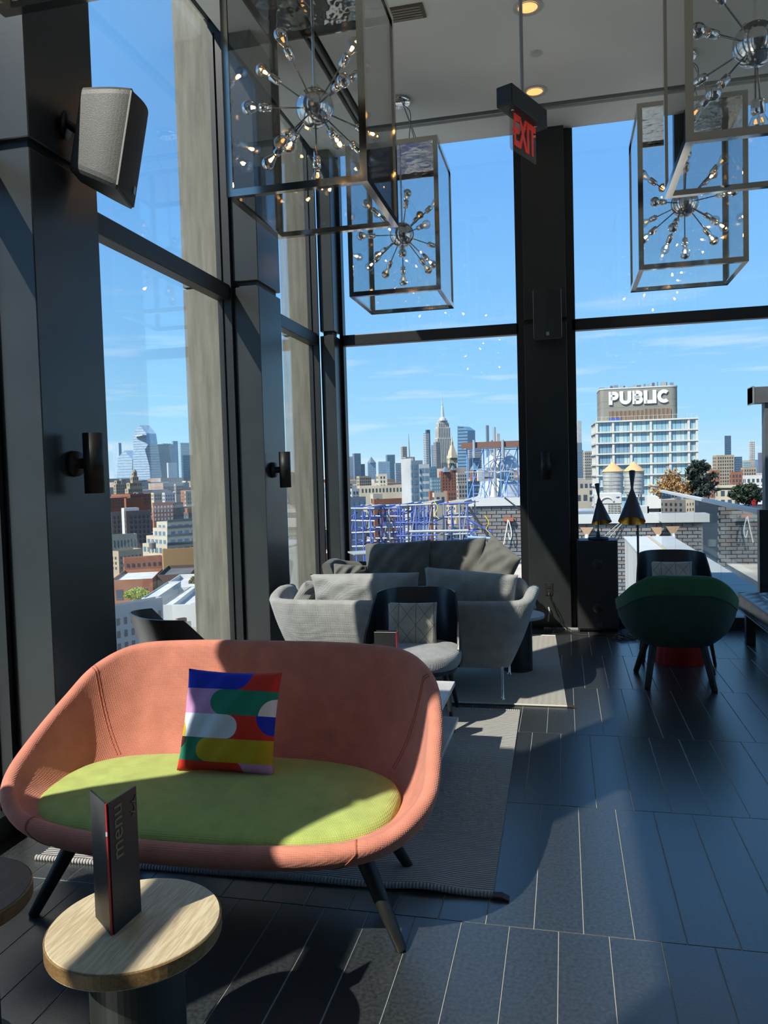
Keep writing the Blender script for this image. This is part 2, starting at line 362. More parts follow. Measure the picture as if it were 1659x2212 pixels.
for k in range(5): MB().box((-.14, -.062+k*.028, -.013), (.14, -.05+k*.028, -.008)).build('slat', mat('vent_slat', (.3, .28, .24), .5), t)
# ------------------------------------------------------------------ exit sign
t = thing('exit_sign', 'hanging exit sign, red letters on a clear plate under a black box', 'exit sign', (-.150, 3.545, 2.80), math.atan2(.211, .098))
BLK = mat('black_plastic', (.012, .013, .013), .45)
bevel(MB().box((-.165, -.038, .165), (.165, .038, .25)).build('housing', BLK, t), .005)
MB().tube([(.0, 0, .25), (.0, 0, ZC-2.80)], .008).build('rod', mat('grey_rod', (.35, .34, .33), .4, metal=.6), t)
MB().lathe([(0, 0), (.06, 0), (.06, -.02), (0, -.025)], (0, 0, ZC-2.80), 24).build('rod_canopy', BLK, t)
pl = MB(); ring = []
for cx, cz, a0 in ((.105, .012, -90), (.105, .185, 0), (-.105, .185, 90), (-.105, .012, 180)):
    for k in range(5):
        a = math.radians(a0+k*22.5); ring.append((cx+.012*math.cos(a), cz+.012*math.sin(a)))
pl.loft([[(x, -.003, z) for x, z in ring], [(x, .003, z) for x, z in ring]], True, False)
pl.build('plate', glassmat('acrylic', (.80, .78, .78), 1.45, 1.5), t)
for sx in (-.118, .118): MB().lathe([(0, -.004), (.006, -.004), (.006, .004), (0, .004)], (sx*.9, -.008, .168), 12).build('screw', mat('chrome', (.8, .8, .82), .12, metal=1), t)
RED = mat('sign_red', (.75, .05, .03), .4, emit=((1, .06, .03), .07))
o = put('letters', text_mesh('letters', 'EXIT', .165, RED, .0015, .004), t); o.rotation_euler = (PI/2, 0, 0); o.location = (.006, -.0055, .085); o.scale = (.60, 1.12, 1)
o['label'] = 'red EXIT lettering'
ch = MB().tube([(-.088, -.0055, .10), (-.098, -.0055, .09), (-.088, -.0055, .08)], .004, 6).build('chevron', RED, t)
# ================================================================== upholstered shells (sofa and lounge chair)
def shell_rings(rim, bot, seat_s, seat_z, thick, n=112, bulge=.55):
    R = smooth_loop(rim, n); B = [Vector((x, y, bot[3])) for x, y in bot_loop(R, bot)]
    outer, inner = [], []
    cx = sum(p.x for p in R)/n; cy = sum(p.y for p in R)/n
    rings = []
    m = len(R)
    nor = []
    for i in range(m):
        d = (R[(i+1) % m]-R[i-1]); v = Vector((d.y, -d.x, 0)).normalized(); nor.append(v)
    O = [R[i]+nor[i]*thick*.5 for i in range(m)]; I = [R[i]-nor[i]*thick*.5 for i in range(m)]
    S = [Vector((bx*seat_s[0], by*seat_s[1]+seat_s[2], seat_z)) for bx, by, _ in [(b.x, b.y, b.z) for b in B]]
    for k in range(0, 9):                                  # outer skin, bottom to rim
        u = k/9; rings.append([(B[i]*(1-u)**2+Vector((O[i].x*bulge+B[i].x*(1-bulge)+nor[i].x*.05, O[i].y*bulge+B[i].y*(1-bulge)+nor[i].y*.05, B[i].z+(O[i].z-B[i].z)*.28))*2*u*(1-u)+O[i]*u*u) for i in range(m)])
    for k in range(0, 7):                                  # rolled rim
        a = PI*k/6; rings.append([R[i]+nor[i]*thick*.5*math.cos(a)+Vector((0, 0, thick*.5*math.sin(a))) for i in range(m)])
    for k in range(1, 10):                                 # inner skin
        u = k/9; rings.append([(I[i]*(1-u)**2+Vector((I[i].x*.62+S[i].x*.38, I[i].y*.62+S[i].y*.38, S[i].z+(I[i].z-S[i].z)*.22))*2*u*(1-u)+S[i]*u*u) for i in range(m)])
    return rings
def bot_loop(R, bot):
    a, b, cy, _ = bot; o = []
    for p in R:
        t = math.atan2((p.y-cy)/b, p.x/a); c, s = math.cos(t), math.sin(t)
        r = (abs(c)**2.6+abs(s)**2.6)**(-1/2.6); o.append((a*r*c, cy+b*r*s))
    return o
def close_rings(mb, rings):
    c0 = sum((Vector(p) for p in rings[0]), Vector())/len(rings[0]); c1 = sum((Vector(p) for p in rings[-1]), Vector())/len(rings[-1])
    n = len(rings[0])
    mb.loft(rings, False, True)
    for r, c, fl in ((rings[0], c0, True), (rings[-1], c1, False)):
        mid = [Vector(p)*.5+c*.5 for p in r]
        mb.loft([r, mid] if not fl else [mid, r], False, True); mb.add(list(mid)+[c], [((i, (i+1) % n, n) if not fl else ((i+1) % n, i, n)) for i in range(n)], True)
def mirror_rim(half):
    """half: points from back centre round the +x side to front centre; returns the closed loop, counter-clockwise seen from above"""
    L = [(x, y, z) for x, y, z in half]
    return [(-x, y, z) for x, y, z in L[:0:-1]][::-1][:-1][::1] if False else list(reversed(L))+[(-x, y, z) for x, y, z in L[1:-1]]
def pad(mb, a, b, cy, z0, z1, n=2.6, k=72, dome=.012, tilt=0.0):
    h = z1-z0; prof = [(.955, 0), (.985, .12), (1, .4), (1, .62), (.985, .84), (.95, .97), (.9, 1.02)]
    rings = [[(x*s, cy+(y-cy)*s, z0+h*t+tilt*(y-cy)) for x, y in sell(a, b, n, k, 0, cy)] for s, t in prof]
    for s in (.7, .4, .12): rings.append([(x*s, cy+(y-cy)*s, z1+.004+dome*(1-s*s)+tilt*(y-cy)*s) for x, y in sell(a, b, n, k, 0, cy)])
    mb.loft(rings, True, True); return mb
CORAL = weave('coral_wool', (.58, .215, .148), 420, .35)
CORALS = mat('coral_seam', (.42, .12, .07), .9)
LIME = weave('lime_wool', (.40, .47, .125), 420, .4)
LEGM = mat('black_stained_oak', (.014, .014, .014), .5, spec=.4, vary=(30, .3), stretch=(1, 1, .1), bump=(60, .25))
# ------------------------------------------------------------------ coral sofa
SX, SY, SR = -1.143, 2.45, math.radians(1.2)
sofa = thing('loveseat', 'coral fabric two-seat sofa with lime green seat and black legs', 'sofa', (SX, SY, 0), SR)
half = [(0, .42, .755), (.34, .405, .755), (.55, .36, .742), (.66, .26, .685), (.702, .13, .60), (.718, -.02, .52), (.722, -.15, .445), (.68, -.25, .397), (.59, -.318, .352), (.43, -.352, .328), (.2, -.37, .316), (0, -.375, .313)]
rings = shell_rings(mirror_rim(half), (.585, .29, -.02, .245), (1.02, 1.0, .0), .335, .052, 128)
mb = MB(); close_rings(mb, rings); mb.build('shell', CORAL, sofa, weld=1e-4)
mb = MB(); pad(mb, .625, .29, -.068, .295, .375, 2.9, 96, .012, .07); mb.xf(Matrix.Translation((-.022, 0, 0))); mb.build('seat_cushion', LIME, sofa); sofa.children[-1]['label'] = 'lime green seat cushion'
def seam_on(rings, idx, k0, k1, off, parent, m, r=.0022):
    for d in (-off, off):
        path = []
        for k in range(k0, k1):
            a, b = Vector(rings[k][idx]), Vector(rings[k][(idx+(1 if d > 0 else -1)) % len(rings[k])])
            path.append(a+(b-a).normalized()*abs(d))
        MB().tube(smooth_path(path, 28), r, 5).build('seam', m, parent)
N = len(rings[0])
def idx_near(rings, k, x, y): return min(range(N), key=lambda i: (rings[k][i][0]-x)**2+(rings[k][i][1]-y)**2)
for sx in (-1, 1):
    seam_on(rings, idx_near(rings, 12, sx*.65, .24), 12, 23, .006, sofa, CORALS)
    seam_on(rings, idx_near(rings, 12, sx*.53, -.34), 2, 16, .001, sofa, CORALS)
def leg(mb, foot, top, r0=.015, r1=.027):
    f, t = Vector(foot), Vector(top)
    return mb.tube([f, f+(t-f)*.015, f+(t-f)*.5, t], [r0*.8, r0, (r0+r1)/2, r1], 16)
inv = Matrix.Rotation(-SR, 4, 'Z')
for fx, fy, tx, ty in ((-1.733, 2.167, -1.60, 2.29), (-.495, 2.205, -.655, 2.30), (-1.70, 2.70, -1.58, 2.60), (-.568, 2.693, -.70, 2.60)):
    f = inv @ Vector((fx-SX, fy-SY, 0)); tt = inv @ Vector((tx-SX, ty-SY, .29)); leg(MB(), f, tt, .017, .03).build('leg', LEGM, sofa)
# ------------------------------------------------------------------ colour-block pillow on the sofa
def pillow_material():
    m = bpy.data.materials.new('colour_block_print'); m.use_nodes = True; t = m.node_tree; b = t.nodes['Principled BSDF']; b.inputs['Roughness'].default_value = .75; b.inputs['Specular IOR Level'].default_value = .25
    L = t.links; tcn = t.nodes.new('ShaderNodeTexCoord'); sp = t.nodes.new('ShaderNodeSeparateXYZ'); L.new(tcn.outputs['Object'], sp.inputs[0])
    X, Z = sp.outputs[0], sp.outputs[2]
    def mth(op, a, b2=None):
        n = t.nodes.new('ShaderNodeMath'); n.operation = op
        for i, v in enumerate((a, b2)):
            if v is None: continue
            if isinstance(v, (int, float)): n.inputs[i].default_value = v
            else: L.new(v, n.inputs[i])
        return n.outputs[0]
    u = mth('ADD', mth('DIVIDE', X, .36), .5); v = mth('ADD', mth('DIVIDE', Z, .36), .5)   # 0..1
    def row(a, c): return mth('MULTIPLY', mth('GREATER_THAN', v, a), mth('LESS_THAN', v, c))
    def disc(cx, cz, r): return mth('LESS_THAN', mth('ADD', mth('POWER', mth('SUBTRACT', u, cx), 2.0), mth('POWER', mth('SUBTRACT', v, cz), 2.0)), r*r)
    def orr(a, b2): return mth('MAXIMUM', a, b2)
    cols = dict(red=(.62, .035, .02), blue=(.012, .035, .45), pink=(.55, .28, .52), green=(.02, .22, .13), white=(.62, .70, .76), yellow=(.52, .36, .02), brown=(.06, .025, .025), cream=(.75, .72, .68))
    cur = None
    def layer(mask, c):
        nonlocal cur
        n = t.nodes.new('ShaderNodeMixRGB'); n.inputs[2].default_value = (*cols[c], 1); L.new(mask, n.inputs[0])
        if cur is None: n.inputs[1].default_value = (*cols['red'], 1)
        else: L.new(cur, n.inputs[1])
        cur = n.outputs[0]
    rows = [(.80, 1.1), (.56, .80), (.335, .56), (.115, .335), (-.1, .115)]
    r = [row(*k) for k in rows]
    def lt(c): return mth('LESS_THAN', u, c)
    def gt(c): return mth('GREATER_THAN', u, c)
    layer(mth('MULTIPLY', r[0], orr(lt(.58), disc(.55, .96, .16))), 'blue')
    layer(r[1], 'pink'); layer(mth('MULTIPLY', r[1], orr(gt(.46), disc(.46, .68, .12))), 'green'); layer(mth('MULTIPLY', r[1], disc(1.0, .56, .17)), 'cream')
    layer(mth('MULTIPLY', r[2], orr(lt(.52), disc(.52, .4475, .1125))), 'white'); layer(mth('MULTIPLY', r[2], disc(-.02, .38, .12)), 'yellow'); layer(mth('MULTIPLY', r[2], disc(1.0, .56, .185)), 'blue')
    layer(r[3], 'green'); layer(mth('MULTIPLY', r[3], orr(gt(.34), disc(.34, .225, .11))), 'yellow'); layer(mth('MULTIPLY', r[3], disc(.0, .335, .12)), 'brown')
    layer(mth('MULTIPLY', r[4], gt(.66)), 'pink'); layer(mth('MULTIPLY', r[4], disc(.60, .03, .1)), 'red')
    L.new(cur, b.inputs['Base Color']); return m
p = put('throw_pillow', pillow_mesh('throw_pillow', .355, .355, .12, pillow_material(), 34, .006, 4, .05)); p.location = (-1.175, 2.535, .562); p.rotation_euler = (math.radians(-19), math.radians(1.5), math.radians(3))
tag(p, 'square pillow printed with bold colour-block shapes on the coral sofa', 'pillow')
# ------------------------------------------------------------------ round pedestal tables and the menu
def wood_mat(name, c1, c2, sc=9):
    m = mat(name, c1, .42, spec=.35); t = m.node_tree; b = t.nodes['Principled BSDF']; L = t.links
    tcn = t.nodes.new('ShaderNodeTexCoord'); mp = t.nodes.new('ShaderNodeMapping'); mp.inputs['Scale'].default_value = (14, 1.2, 14); mp.inputs['Rotation'].default_value = (0, 0, .12); L.new(tcn.outputs['Object'], mp.inputs[0])
    nz = t.nodes.new('ShaderNodeTexNoise'); nz.inputs['Scale'].default_value = sc; nz.inputs['Detail'].default_value = 6; nz.inputs['Distortion'].default_value = 1.2; L.new(mp.outputs[0], nz.inputs['Vector'])
    r = t.nodes.new('ShaderNodeValToRGB'); r.color_ramp.elements[0].position = .38; r.color_ramp.elements[1].position = .62; r.color_ramp.elements[0].color = (*c2, 1); r.color_ramp.elements[1].color = (*c1, 1)
    L.new(nz.outputs[0], r.inputs[0]); L.new(r.outputs[0], b.inputs['Base Color'])
    bn = t.nodes.new('ShaderNodeBump'); bn.inputs['Strength'].default_value = .15; bn.inputs['Distance'].default_value = .002; L.new(nz.outputs[0], bn.inputs['Height']); L.new(bn.outputs[0], b.inputs['Normal']); return m
def pedestal_table(x, y, r, z, tm, bm_, em, label, br=.105, group='round pedestal tables'):
    t = thing('pedestal_table', label, 'table', (x, y, 0), 0.0, group)
    MB().lathe([(0, z-.04), (r-.006, z-.04), (r, z-.036), (r, z-.005), (r-.004, z), (0, z)], n=72, smooth=False).build('tabletop', tm, t)
    MB().lathe([(r-.004, z-.036), (r+.0008, z-.034), (r+.0008, z-.004), (r-.002, z-.001)], n=72, caps=False, smooth=False).build('edge_band', em, t)
    MB().lathe([(br*1.3, 0), (br*1.3, .012), (br, .016), (br, z-.04)], n=48, smooth=False).build('pedestal', bm_, t); return t
PED = mat('pedestal_green_black', (.018, .023, .021), .5, vary=(8, .2))
pedestal_table(-.972, 1.553, .193, .42, wood_mat('pale_oak', (.60, .50, .34), (.44, .345, .21)), PED, wood_mat('oak_edge', (.26, .16, .065), (.17, .10, .04)), 'round table with pale oak top carrying the folded menu')
pedestal_table(-1.50, 1.575, .193, .42, wood_mat('dark_walnut', (.11, .065, .05), (.06, .035, .03)), PED, MATS['oak_edge'], 'round table with dark brown top cut by the left edge')
MENUB = mat('menu_black', (.014, .014, .015), .45, spec=.5)
menu = thing('menu_stand', 'tall folded black menu with dim lettering standing on the oak table', 'menu', (-.993, 1.493, .42))
def panel(p0, p1, h, th=.002):
    p0, p1 = Vector(p0), Vector(p1); d = (p1-p0).normalized(); n = Vector((d.y, -d.x, 0))*th
    q = [p0-n, p1-n, p1+n, p0+n]; return MB().prism([(a.x, a.y) for a in q], 0, h)
PLft, PRgt = (-.078, .060, 0), (.012, .100, 0)
panel((-.002, .001, 0), PLft, .298).build('left_panel', MENUB, menu); panel((.003, .002, 0), PRgt, .298).build('right_panel', MENUB, menu)
MB().box((-.0013, -.0030, 0), (.0016, .0018, .297)).build('spine', mat('menu_red', (.45, .03, .025), .5), menu)
MB().box((-.0018, -.0040, .225), (.0022, -.002, .235)).build('spine_staple', mat('chrome', (0, 0, 0)), menu)
d = (Vector(PRgt)-Vector((.003, .002, 0))).normalized(); yaw = math.atan2(d.y, d.x)
GOLD = mat('menu_print', (.16, .15, .06), .4)
o = put('menu_lettering', text_mesh('menu_lettering', 'menu', .056, GOLD, .0002, .0003), menu); o.rotation_euler = (PI/2, PI/2*0, yaw); o.rotation_mode = 'XYZ'
M = Matrix.Translation(Vector((.003, .002, 0))+d*.026+Vector((d.y, -d.x, 0))*.0026+Vector((0, 0, .228))) @ Matrix.Rotation(yaw, 4, 'Z') @ Matrix.Rotation(PI/2, 4, 'X') @ Matrix.Rotation(-PI/2, 4, 'Z') @ Matrix.Diagonal((1, -1, 1, 1)) @ Matrix.Rotation(PI, 4, 'Z')
M = Matrix.Translation(Vector((.003, .002, 0))+d*.026+Vector((d.y, -d.x, 0))*.0026+Vector((0, 0, .222))) @ Matrix.Rotation(yaw, 4, 'Z') @ Matrix.Rotation(PI/2, 4, 'X') @ Matrix.Rotation(PI/2, 4, 'Z')
o.matrix_local = M
mk = MB()
for a, b2 in (((0, 0), (.012, .016)), ((.012, .016), (.006, .03)), ((.006, .03), (.018, .044)), ((-.004, .012), (.012, .006)), ((.0, .034), (.014, .03))):
    mk.tube([(a[0], 0, a[1]), (b2[0], 0, b2[1])], .0016, 5)
o = mk.build('menu_crest', GOLD, menu); o.matrix_local = Matrix.Translation(Vector((.003, .002, 0))+d*.078+Vector((d.y, -d.x, 0))*.0025+Vector((0, 0, .235))) @ Matrix.Rotation(yaw, 4, 'Z')
# ------------------------------------------------------------------ rugs
def rug_mat(name, c, kind):
    m = mat(name, c, .95, spec=.1); t = m.node_tree; b = t.nodes['Principled BSDF']; L = t.links
    tcn = t.nodes.new('ShaderNodeTexCoord')
    nz = t.nodes.new('ShaderNodeTexNoise'); nz.inputs['Scale'].default_value = 1.6; nz.inputs['Detail'].default_value = 6; L.new(tcn.outputs['Object'], nz.inputs['Vector'])
    wv = t.nodes.new('ShaderNodeTexWave'); wv.bands_direction = 'Y'; wv.inputs['Scale'].default_value = 24 if kind == 'rib' else 30; wv.inputs['Distortion'].default_value = 1.6 if kind == 'rib' else 0
    wv.inputs['Detail'].default_value = 0; wv.inputs['Detail Scale'].default_value = 1
    src = tcn.outputs['Object']
    if kind != 'rib':      # zig-zag: shift y by a triangle wave of x
        sp = t.nodes.new('ShaderNodeSeparateXYZ'); L.new(src, sp.inputs[0]); pp = t.nodes.new('ShaderNodeMath'); pp.operation = 'PINGPONG'; pp.inputs[1].default_value = .02; L.new(sp.outputs[0], pp.inputs[0])
        ad = t.nodes.new('ShaderNodeMath'); L.new(sp.outputs[1], ad.inputs[0]); L.new(pp.outputs[0], ad.inputs[1]); cb = t.nodes.new('ShaderNodeCombineXYZ'); L.new(ad.outputs[0], cb.inputs[1]); src = cb.outputs[0]
    L.new(src, wv.inputs['Vector'])
    r = t.nodes.new('ShaderNodeValToRGB'); r.color_ramp.elements[0].color = (*[k*.45 for k in c], 1); r.color_ramp.elements[1].color = (*c, 1); r.color_ramp.elements[0].position = .1; r.color_ramp.elements[1].position = .65
    L.new(wv.outputs[1], r.inputs[0]); mx = t.nodes.new('ShaderNodeMixRGB'); mx.blend_type = 'MULTIPLY'; mx.inputs[0].default_value = .18; L.new(r.outputs[0], mx.inputs[1]); L.new(nz.outputs[0], mx.inputs[2]); L.new(mx.outputs[0], b.inputs['Base Color'])
    bn = t.nodes.new('ShaderNodeBump'); bn.inputs['Strength'].default_value = .9; bn.inputs['Distance'].default_value = .006; L.new(wv.outputs[1], bn.inputs['Height']); L.new(bn.outputs[0], b.inputs['Normal']); return m
def rug(corners, m, hemm, label, wave, name='rug'):
    """corners: near-left, near-right, far-right, far-left"""
    a, b, c, d = [Vector((*p, 0)) for p in corners]; root = thing(name, label, 'rug', (a.x, a.y, 0)); nx, ny = 60, 60; top = []
    for j in range(ny+1):
        for i in range(nx+1):
            u, v = i/nx, j/ny; p = (a*(1-u)+b*u)*(1-v)+(d*(1-u)+c*u)*v-a
            top.append((p.x, p.y, .008+wave(u, v)))
    fs = [(j*(nx+1)+i, j*(nx+1)+i+1, (j+1)*(nx+1)+i+1, (j+1)*(nx+1)+i) for j in range(ny) for i in range(nx)]
    mb = MB().add(top, fs, True)
    ed = [i for i in range(nx+1)]+[j*(nx+1)+nx for j in range(1, ny+1)]+[ny*(nx+1)+i for i in range(nx-1, -1, -1)]+[j*(nx+1) for j in range(ny-1, 0, -1)]
    lo = [(top[i][0], top[i][1], max(.0005, top[i][2]-.008)) for i in ed]; hi = [top[i] for i in ed]; k = len(ed)
    mb.add(hi+lo, [(i, (i+1) % k, k+(i+1) % k, k+i) for i in range(k)]); mb.build('woven_field', m, root)
    path = [(top[i][0], top[i][1]-.002, top[i][2]-.001) for i in range(nx+1)]
    MB().tube(path, .011 if 'ribbed' in label else .006, 10).build('near_hem', hemm, root)
    p2 = [(top[ny*(nx+1)+i][0], top[ny*(nx+1)+i][1], top[ny*(nx+1)+i][2]) for i in range(nx+1)]; MB().tube(p2, .006, 8).build('far_hem', hemm, root)
    e = Vector(top[nx]); s = MB(); s.loft([[(x, y-.02, max(z, 0.001)) for x, y, z in ((0, 0, .012), (0, .03, .012), (0, .03, .006), (0, 0, .006))], [(x+.03, y-.02, z) for x, y, z in ((0, 0, .012), (0, .03, .014), (0, .03, .008), (0, 0, .006))], [(x+.055, y-.025, z) for x, y, z in ((0, 0, .006), (0, .03, .006), (0, .03, .001), (0, 0, .001))]], True, False)
    o = s.build('leather_tab', mat('tab_leather', (.035, .022, .018), .6), root); o.location = (e.x, e.y, 0); o['label'] = 'dark leather corner tab'
    return root
hem = mat('hem_ribbed', (.40, .385, .37), .95); tt = hem.node_tree; wv = tt.nodes.new('ShaderNodeTexWave'); wv.bands_direction = 'X'; wv.inputs['Scale'].default_value = 26; tcn = tt.nodes.new('ShaderNodeTexCoord'); tt.links.new(tcn.outputs['Object'], wv.inputs['Vector'])
bn = tt.nodes.new('ShaderNodeBump'); bn.inputs['Distance'].default_value = .006; tt.links.new(wv.outputs[1], bn.inputs['Height']); tt.links.new(bn.outputs[0], tt.nodes['Principled BSDF'].inputs['Normal'])
def wave1(u, v):
    return .012*math.exp(-((u-.86)/.06)**2)*math.exp(-(v/.10)**2)+.004*math.exp(-((u-.6)/.15)**2)*math.exp(-(v/.12)**2)
rug([(-1.98, 2.515), (-.256, 2.553), (-.276, 4.603), (-1.98, 4.60)], rug_mat('rug_grey_rib', (.56, .54, .51), 'rib'), hem, 'grey ribbed rug with thick hem under the coral sofa', wave1)
rug([(-1.98, 4.72), (-.005, 4.732), (-.094, 6.773), (-1.98, 6.80)], rug_mat('rug_sand_zigzag', (.70, .67, .60), 'zig'), mat('rug_hem_sand', (.5, .48, .43), .95), 'grey-beige zigzag rug under the two grey sofas', lambda u, v: 0)
# ------------------------------------------------------------------ marble coffee table and the menu on it
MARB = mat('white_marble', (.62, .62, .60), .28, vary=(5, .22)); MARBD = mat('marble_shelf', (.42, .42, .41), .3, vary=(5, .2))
ct = thing('coffee_table', 'two-tier white marble coffee table behind the coral sofa', 'table', (-.98, 3.44, 0))
bevel(MB().box((-.44, -.41, .352), (.428, .41, .376)).build('top', MARB, ct), .003); bevel(MB().box((-.40, -.38, .178), (.443, .395, .20)).build('shelf', MARBD, ct), .003)
for sx in (-.36, .335):
    for sy in (-.33, .33): MB().tube([(sx, sy, .012), (sx, sy, .352)], .013, 12).build('leg', LEGM, ct)
def small_menu(x, y, z, rz, label, h=.30):
    t = thing('menu_card', label, 'menu', (x, y, z), rz); MB().box((-.055, -.004, 0), (.055, -.002, h)).build('front_cover', MENUB, t); MB().box((.055, -.004, 0), (.057, .05, h)).build('side_cover', mat('menu_red', (0, 0, 0)), t)
    MB().box((-.055, .0, h-.003), (.055, .004, h)).build('page_edge', mat('page_white', (.7, .7, .68), .6), t); MB().box((-.055, .05, 0), (.055, .052, h)).build('rear_cover', MENUB, t); return t
MP = at(832, 1378, 3.72); small_menu(MP.x, 3.72, .376, .03, 'black menu on the marble table showing above the coral sofa', at(832, 1366, 3.72).z-.376)
# ================================================================== bent-ply armchairs
PLY = mat('black_ply', (.016, .018, .021), .32, spec=.5, vary=(16, .35), stretch=(1, 1, .08), bump=(40, .06))
GREYW = weave('grey_wool', (.26, .265, .27), 300, .4, vary=.18)
def grid_pillow_mat():
    m = weave('diamond_cushion', (.34, .32, .27), 260, .3); t = m.node_tree; b = t.nodes['Principled BSDF']; L = t.links
    tcn = t.nodes.new('ShaderNodeTexCoord'); sp = t.nodes.new('ShaderNodeSeparateXYZ'); L.new(tcn.outputs['Object'], sp.inputs[0])
    def mth(op, a, b2):
        n = t.nodes.new('ShaderNodeMath'); n.operation = op
        for i, v in enumerate((a, b2)):
            if isinstance(v, (int, float)): n.inputs[i].default_value = v
            else: L.new(v, n.inputs[i])
        return n.outputs[0]
    X, Z = sp.outputs[0], sp.outputs[2]; cur = None
    for a in (mth('ADD', mth('MULTIPLY', X, 1.25), Z), mth('SUBTRACT', mth('MULTIPLY', X, 1.25), Z), mth('ADD', mth('MULTIPLY', X, 1.25), mth('MULTIPLY', Z, 0.0)), ):
        q = mth('LESS_THAN', mth('ABSOLUTE', mth('SUBTRACT', mth('FRACT', mth('ADD', mth('DIVIDE', a, .128), 20.25), 0), .5), 0), .018)
        cur = q if cur is None else mth('MAXIMUM', cur, q)
    src = b.inputs['Base Color'].links[0].from_socket; mx = t.nodes.new('ShaderNodeMixRGB'); mx.inputs[2].default_value = (.07, .068, .06, 1)
    L.new(mth('MULTIPLY', cur, .8), mx.inputs[0]); L.new(src, mx.inputs[1]); L.new(mx.outputs[0], b.inputs['Base Color']); return m
DIAM = grid_pillow_mat()
def ply_chair(label, x, y, rz, group='black ply lounge chairs', ht=.765):
    """front faces -Y; back sheet at +Y"""
    t = thing('lounge_chair', label, 'chair', (x, y, 0), rz, group); nu, nv = 40, 12; fr = []; bk = []
    for j in range(nv+1):
        v = j/nv
        for i in range(nu+1):
            u = 2*i/nu-1; th = u*1.85*(1-.40*v**1.5); s = abs(u); z = .34+(ht-.012*s**2-.34)*v
            k = 1.0-.10*v; rx, ry = .275*k, .26; lean = .10*v**1.4
            px = rx*math.copysign(abs(math.sin(th))**.62, th); py = .02+ry*math.copysign(abs(math.cos(th))**.62, math.cos(th))+lean*max(0, math.cos(th))
            fr.append((px, py, z)); d = Vector((math.sin(th), math.cos(th), 0)); bk.append((px+d.x*.011, py+d.y*.011, z))
    W = nu+1; fs = [(j*W+i, j*W+i+1, (j+1)*W+i+1, (j+1)*W+i) for j in range(nv) for i in range(nu)]
    mb = MB().add(fr, fs, True).add(bk, [f[::-1] for f in fs], True)
    ed = list(range(W))+[j*W+nu for j in range(1, nv+1)]+[nv*W+i for i in range(nu-1, -1, -1)]+[j*W for j in range(nv-1, 0, -1)]; k = len(ed)
    mb.add([fr[i] for i in ed]+[bk[i] for i in ed], [(i, (i+1) % k, k+(i+1) % k, k+i) for i in range(k)]); mb.build('back_shell', PLY, t)
    mb = MB(); pad(mb, .285, .265, -.03, .345, .43, 2.5, 56, .02); mb.build('seat_cushion', GREYW, t)
    MB().prism(sell(.26, .24, 2.6, 40, 0, -.02), .315, .346).build('seat_base', PLY, t)
    for sx in (-1, 1):
        leg(MB(), (sx*.245, -.21, 0), (sx*.20, -.15, .32), .011, .018).build('leg', LEGM, t); leg(MB(), (sx*.235, .24, 0), (sx*.19, .15, .32), .011, .018).build('leg', LEGM, t)
    return t
def diamond_pillow(x, y, z, rz, tilt, label, w=.30, h=.27, seed=2):
    p = put('diamond_pillow', pillow_mesh('diamond_pillow', w, h, .10, DIAM, 24, .004, seed, .04)); p.location = (x, y, z); p.rotation_euler = (tilt, 0, rz); return tag(p, label, 'pillow', 'diamond-stitched pillows')
ply_chair('black ply lounge chair with round grey seat between the marble table and grey sofa', -.87, 4.36, .06, ht=.725)
diamond_pillow(-.875, 4.41, .545, .06, math.radians(-14), 'diamond-stitched pillow lit by the sun on the middle lounge chair', .29, .27)
ply_chair('black ply lounge chair whose back shows behind the green chair', .79, 6.09, -.03, ht=.775)
diamond_pillow(.775, 6.13, .585, -.03, math.radians(-14), 'diamond-stitched pillow in shade above the green chair', .29, .27, 5)
ply_chair('black ply lounge chair by the left window behind the coral sofa', -1.82, 3.72, math.radians(138))
diamond_pillow(-1.87, 3.63, .54, math.radians(138), math.radians(-14), 'small grey pillow peeking from the chair by the left window', .26, .22, 8)
# ------------------------------------------------------------------ green lounge chair seen from behind
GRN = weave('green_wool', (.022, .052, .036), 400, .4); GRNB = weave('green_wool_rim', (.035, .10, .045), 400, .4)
gch = thing('tub_chair', 'dark green fabric tub chair with its back turned, black legs', 'chair', (.705, 5.43, 0), math.radians(178.5))
half = [(0, .31, .722), (.17, .305, .718), (.262, .265, .668), (.32, .18, .60), (.352, .07, .548), (.35, -.09, .515), (.31, -.21, .47), (.22, -.275, .40), (.11, -.295, .365), (0, -.30, .36)]
rg = shell_rings(mirror_rim(half), (.215, .20, -.01, .262), (1.02, 1.0, 0), .33, .045, 96, .62); mb = MB(); close_rings(mb, rg); mb.build('shell', GRN, gch, weld=1e-4)
mb = MB(); pad(mb, .225, .215, -.02, .33, .40, 2.5, 56); mb.build('seat_cushion', GRN, gch)
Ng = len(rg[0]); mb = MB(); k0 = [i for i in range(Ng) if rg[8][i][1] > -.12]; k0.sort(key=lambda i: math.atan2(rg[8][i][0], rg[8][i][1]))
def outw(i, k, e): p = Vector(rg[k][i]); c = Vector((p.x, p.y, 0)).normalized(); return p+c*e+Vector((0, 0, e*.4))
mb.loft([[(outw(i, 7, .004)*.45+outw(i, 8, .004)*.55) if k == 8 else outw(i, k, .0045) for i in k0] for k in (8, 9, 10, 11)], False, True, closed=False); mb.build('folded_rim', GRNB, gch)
for fx, fy, tx, ty in ((.20, .25, .15, .13), (-.205, .25, -.15, .13), (.245, -.20, .16, -.12), (-.255, -.17, -.16, -.12)): leg(MB(), (fx, fy, 0), (tx, ty, .29), .019, .025).build('leg', LEGM, gch)
rt = thing('drum_table', 'glossy red drum side table under the green tub chair', 'table', (.80, 5.98, 0)); REDG = mat('red_lacquer', (.50, .02, .015), .3, spec=.5)
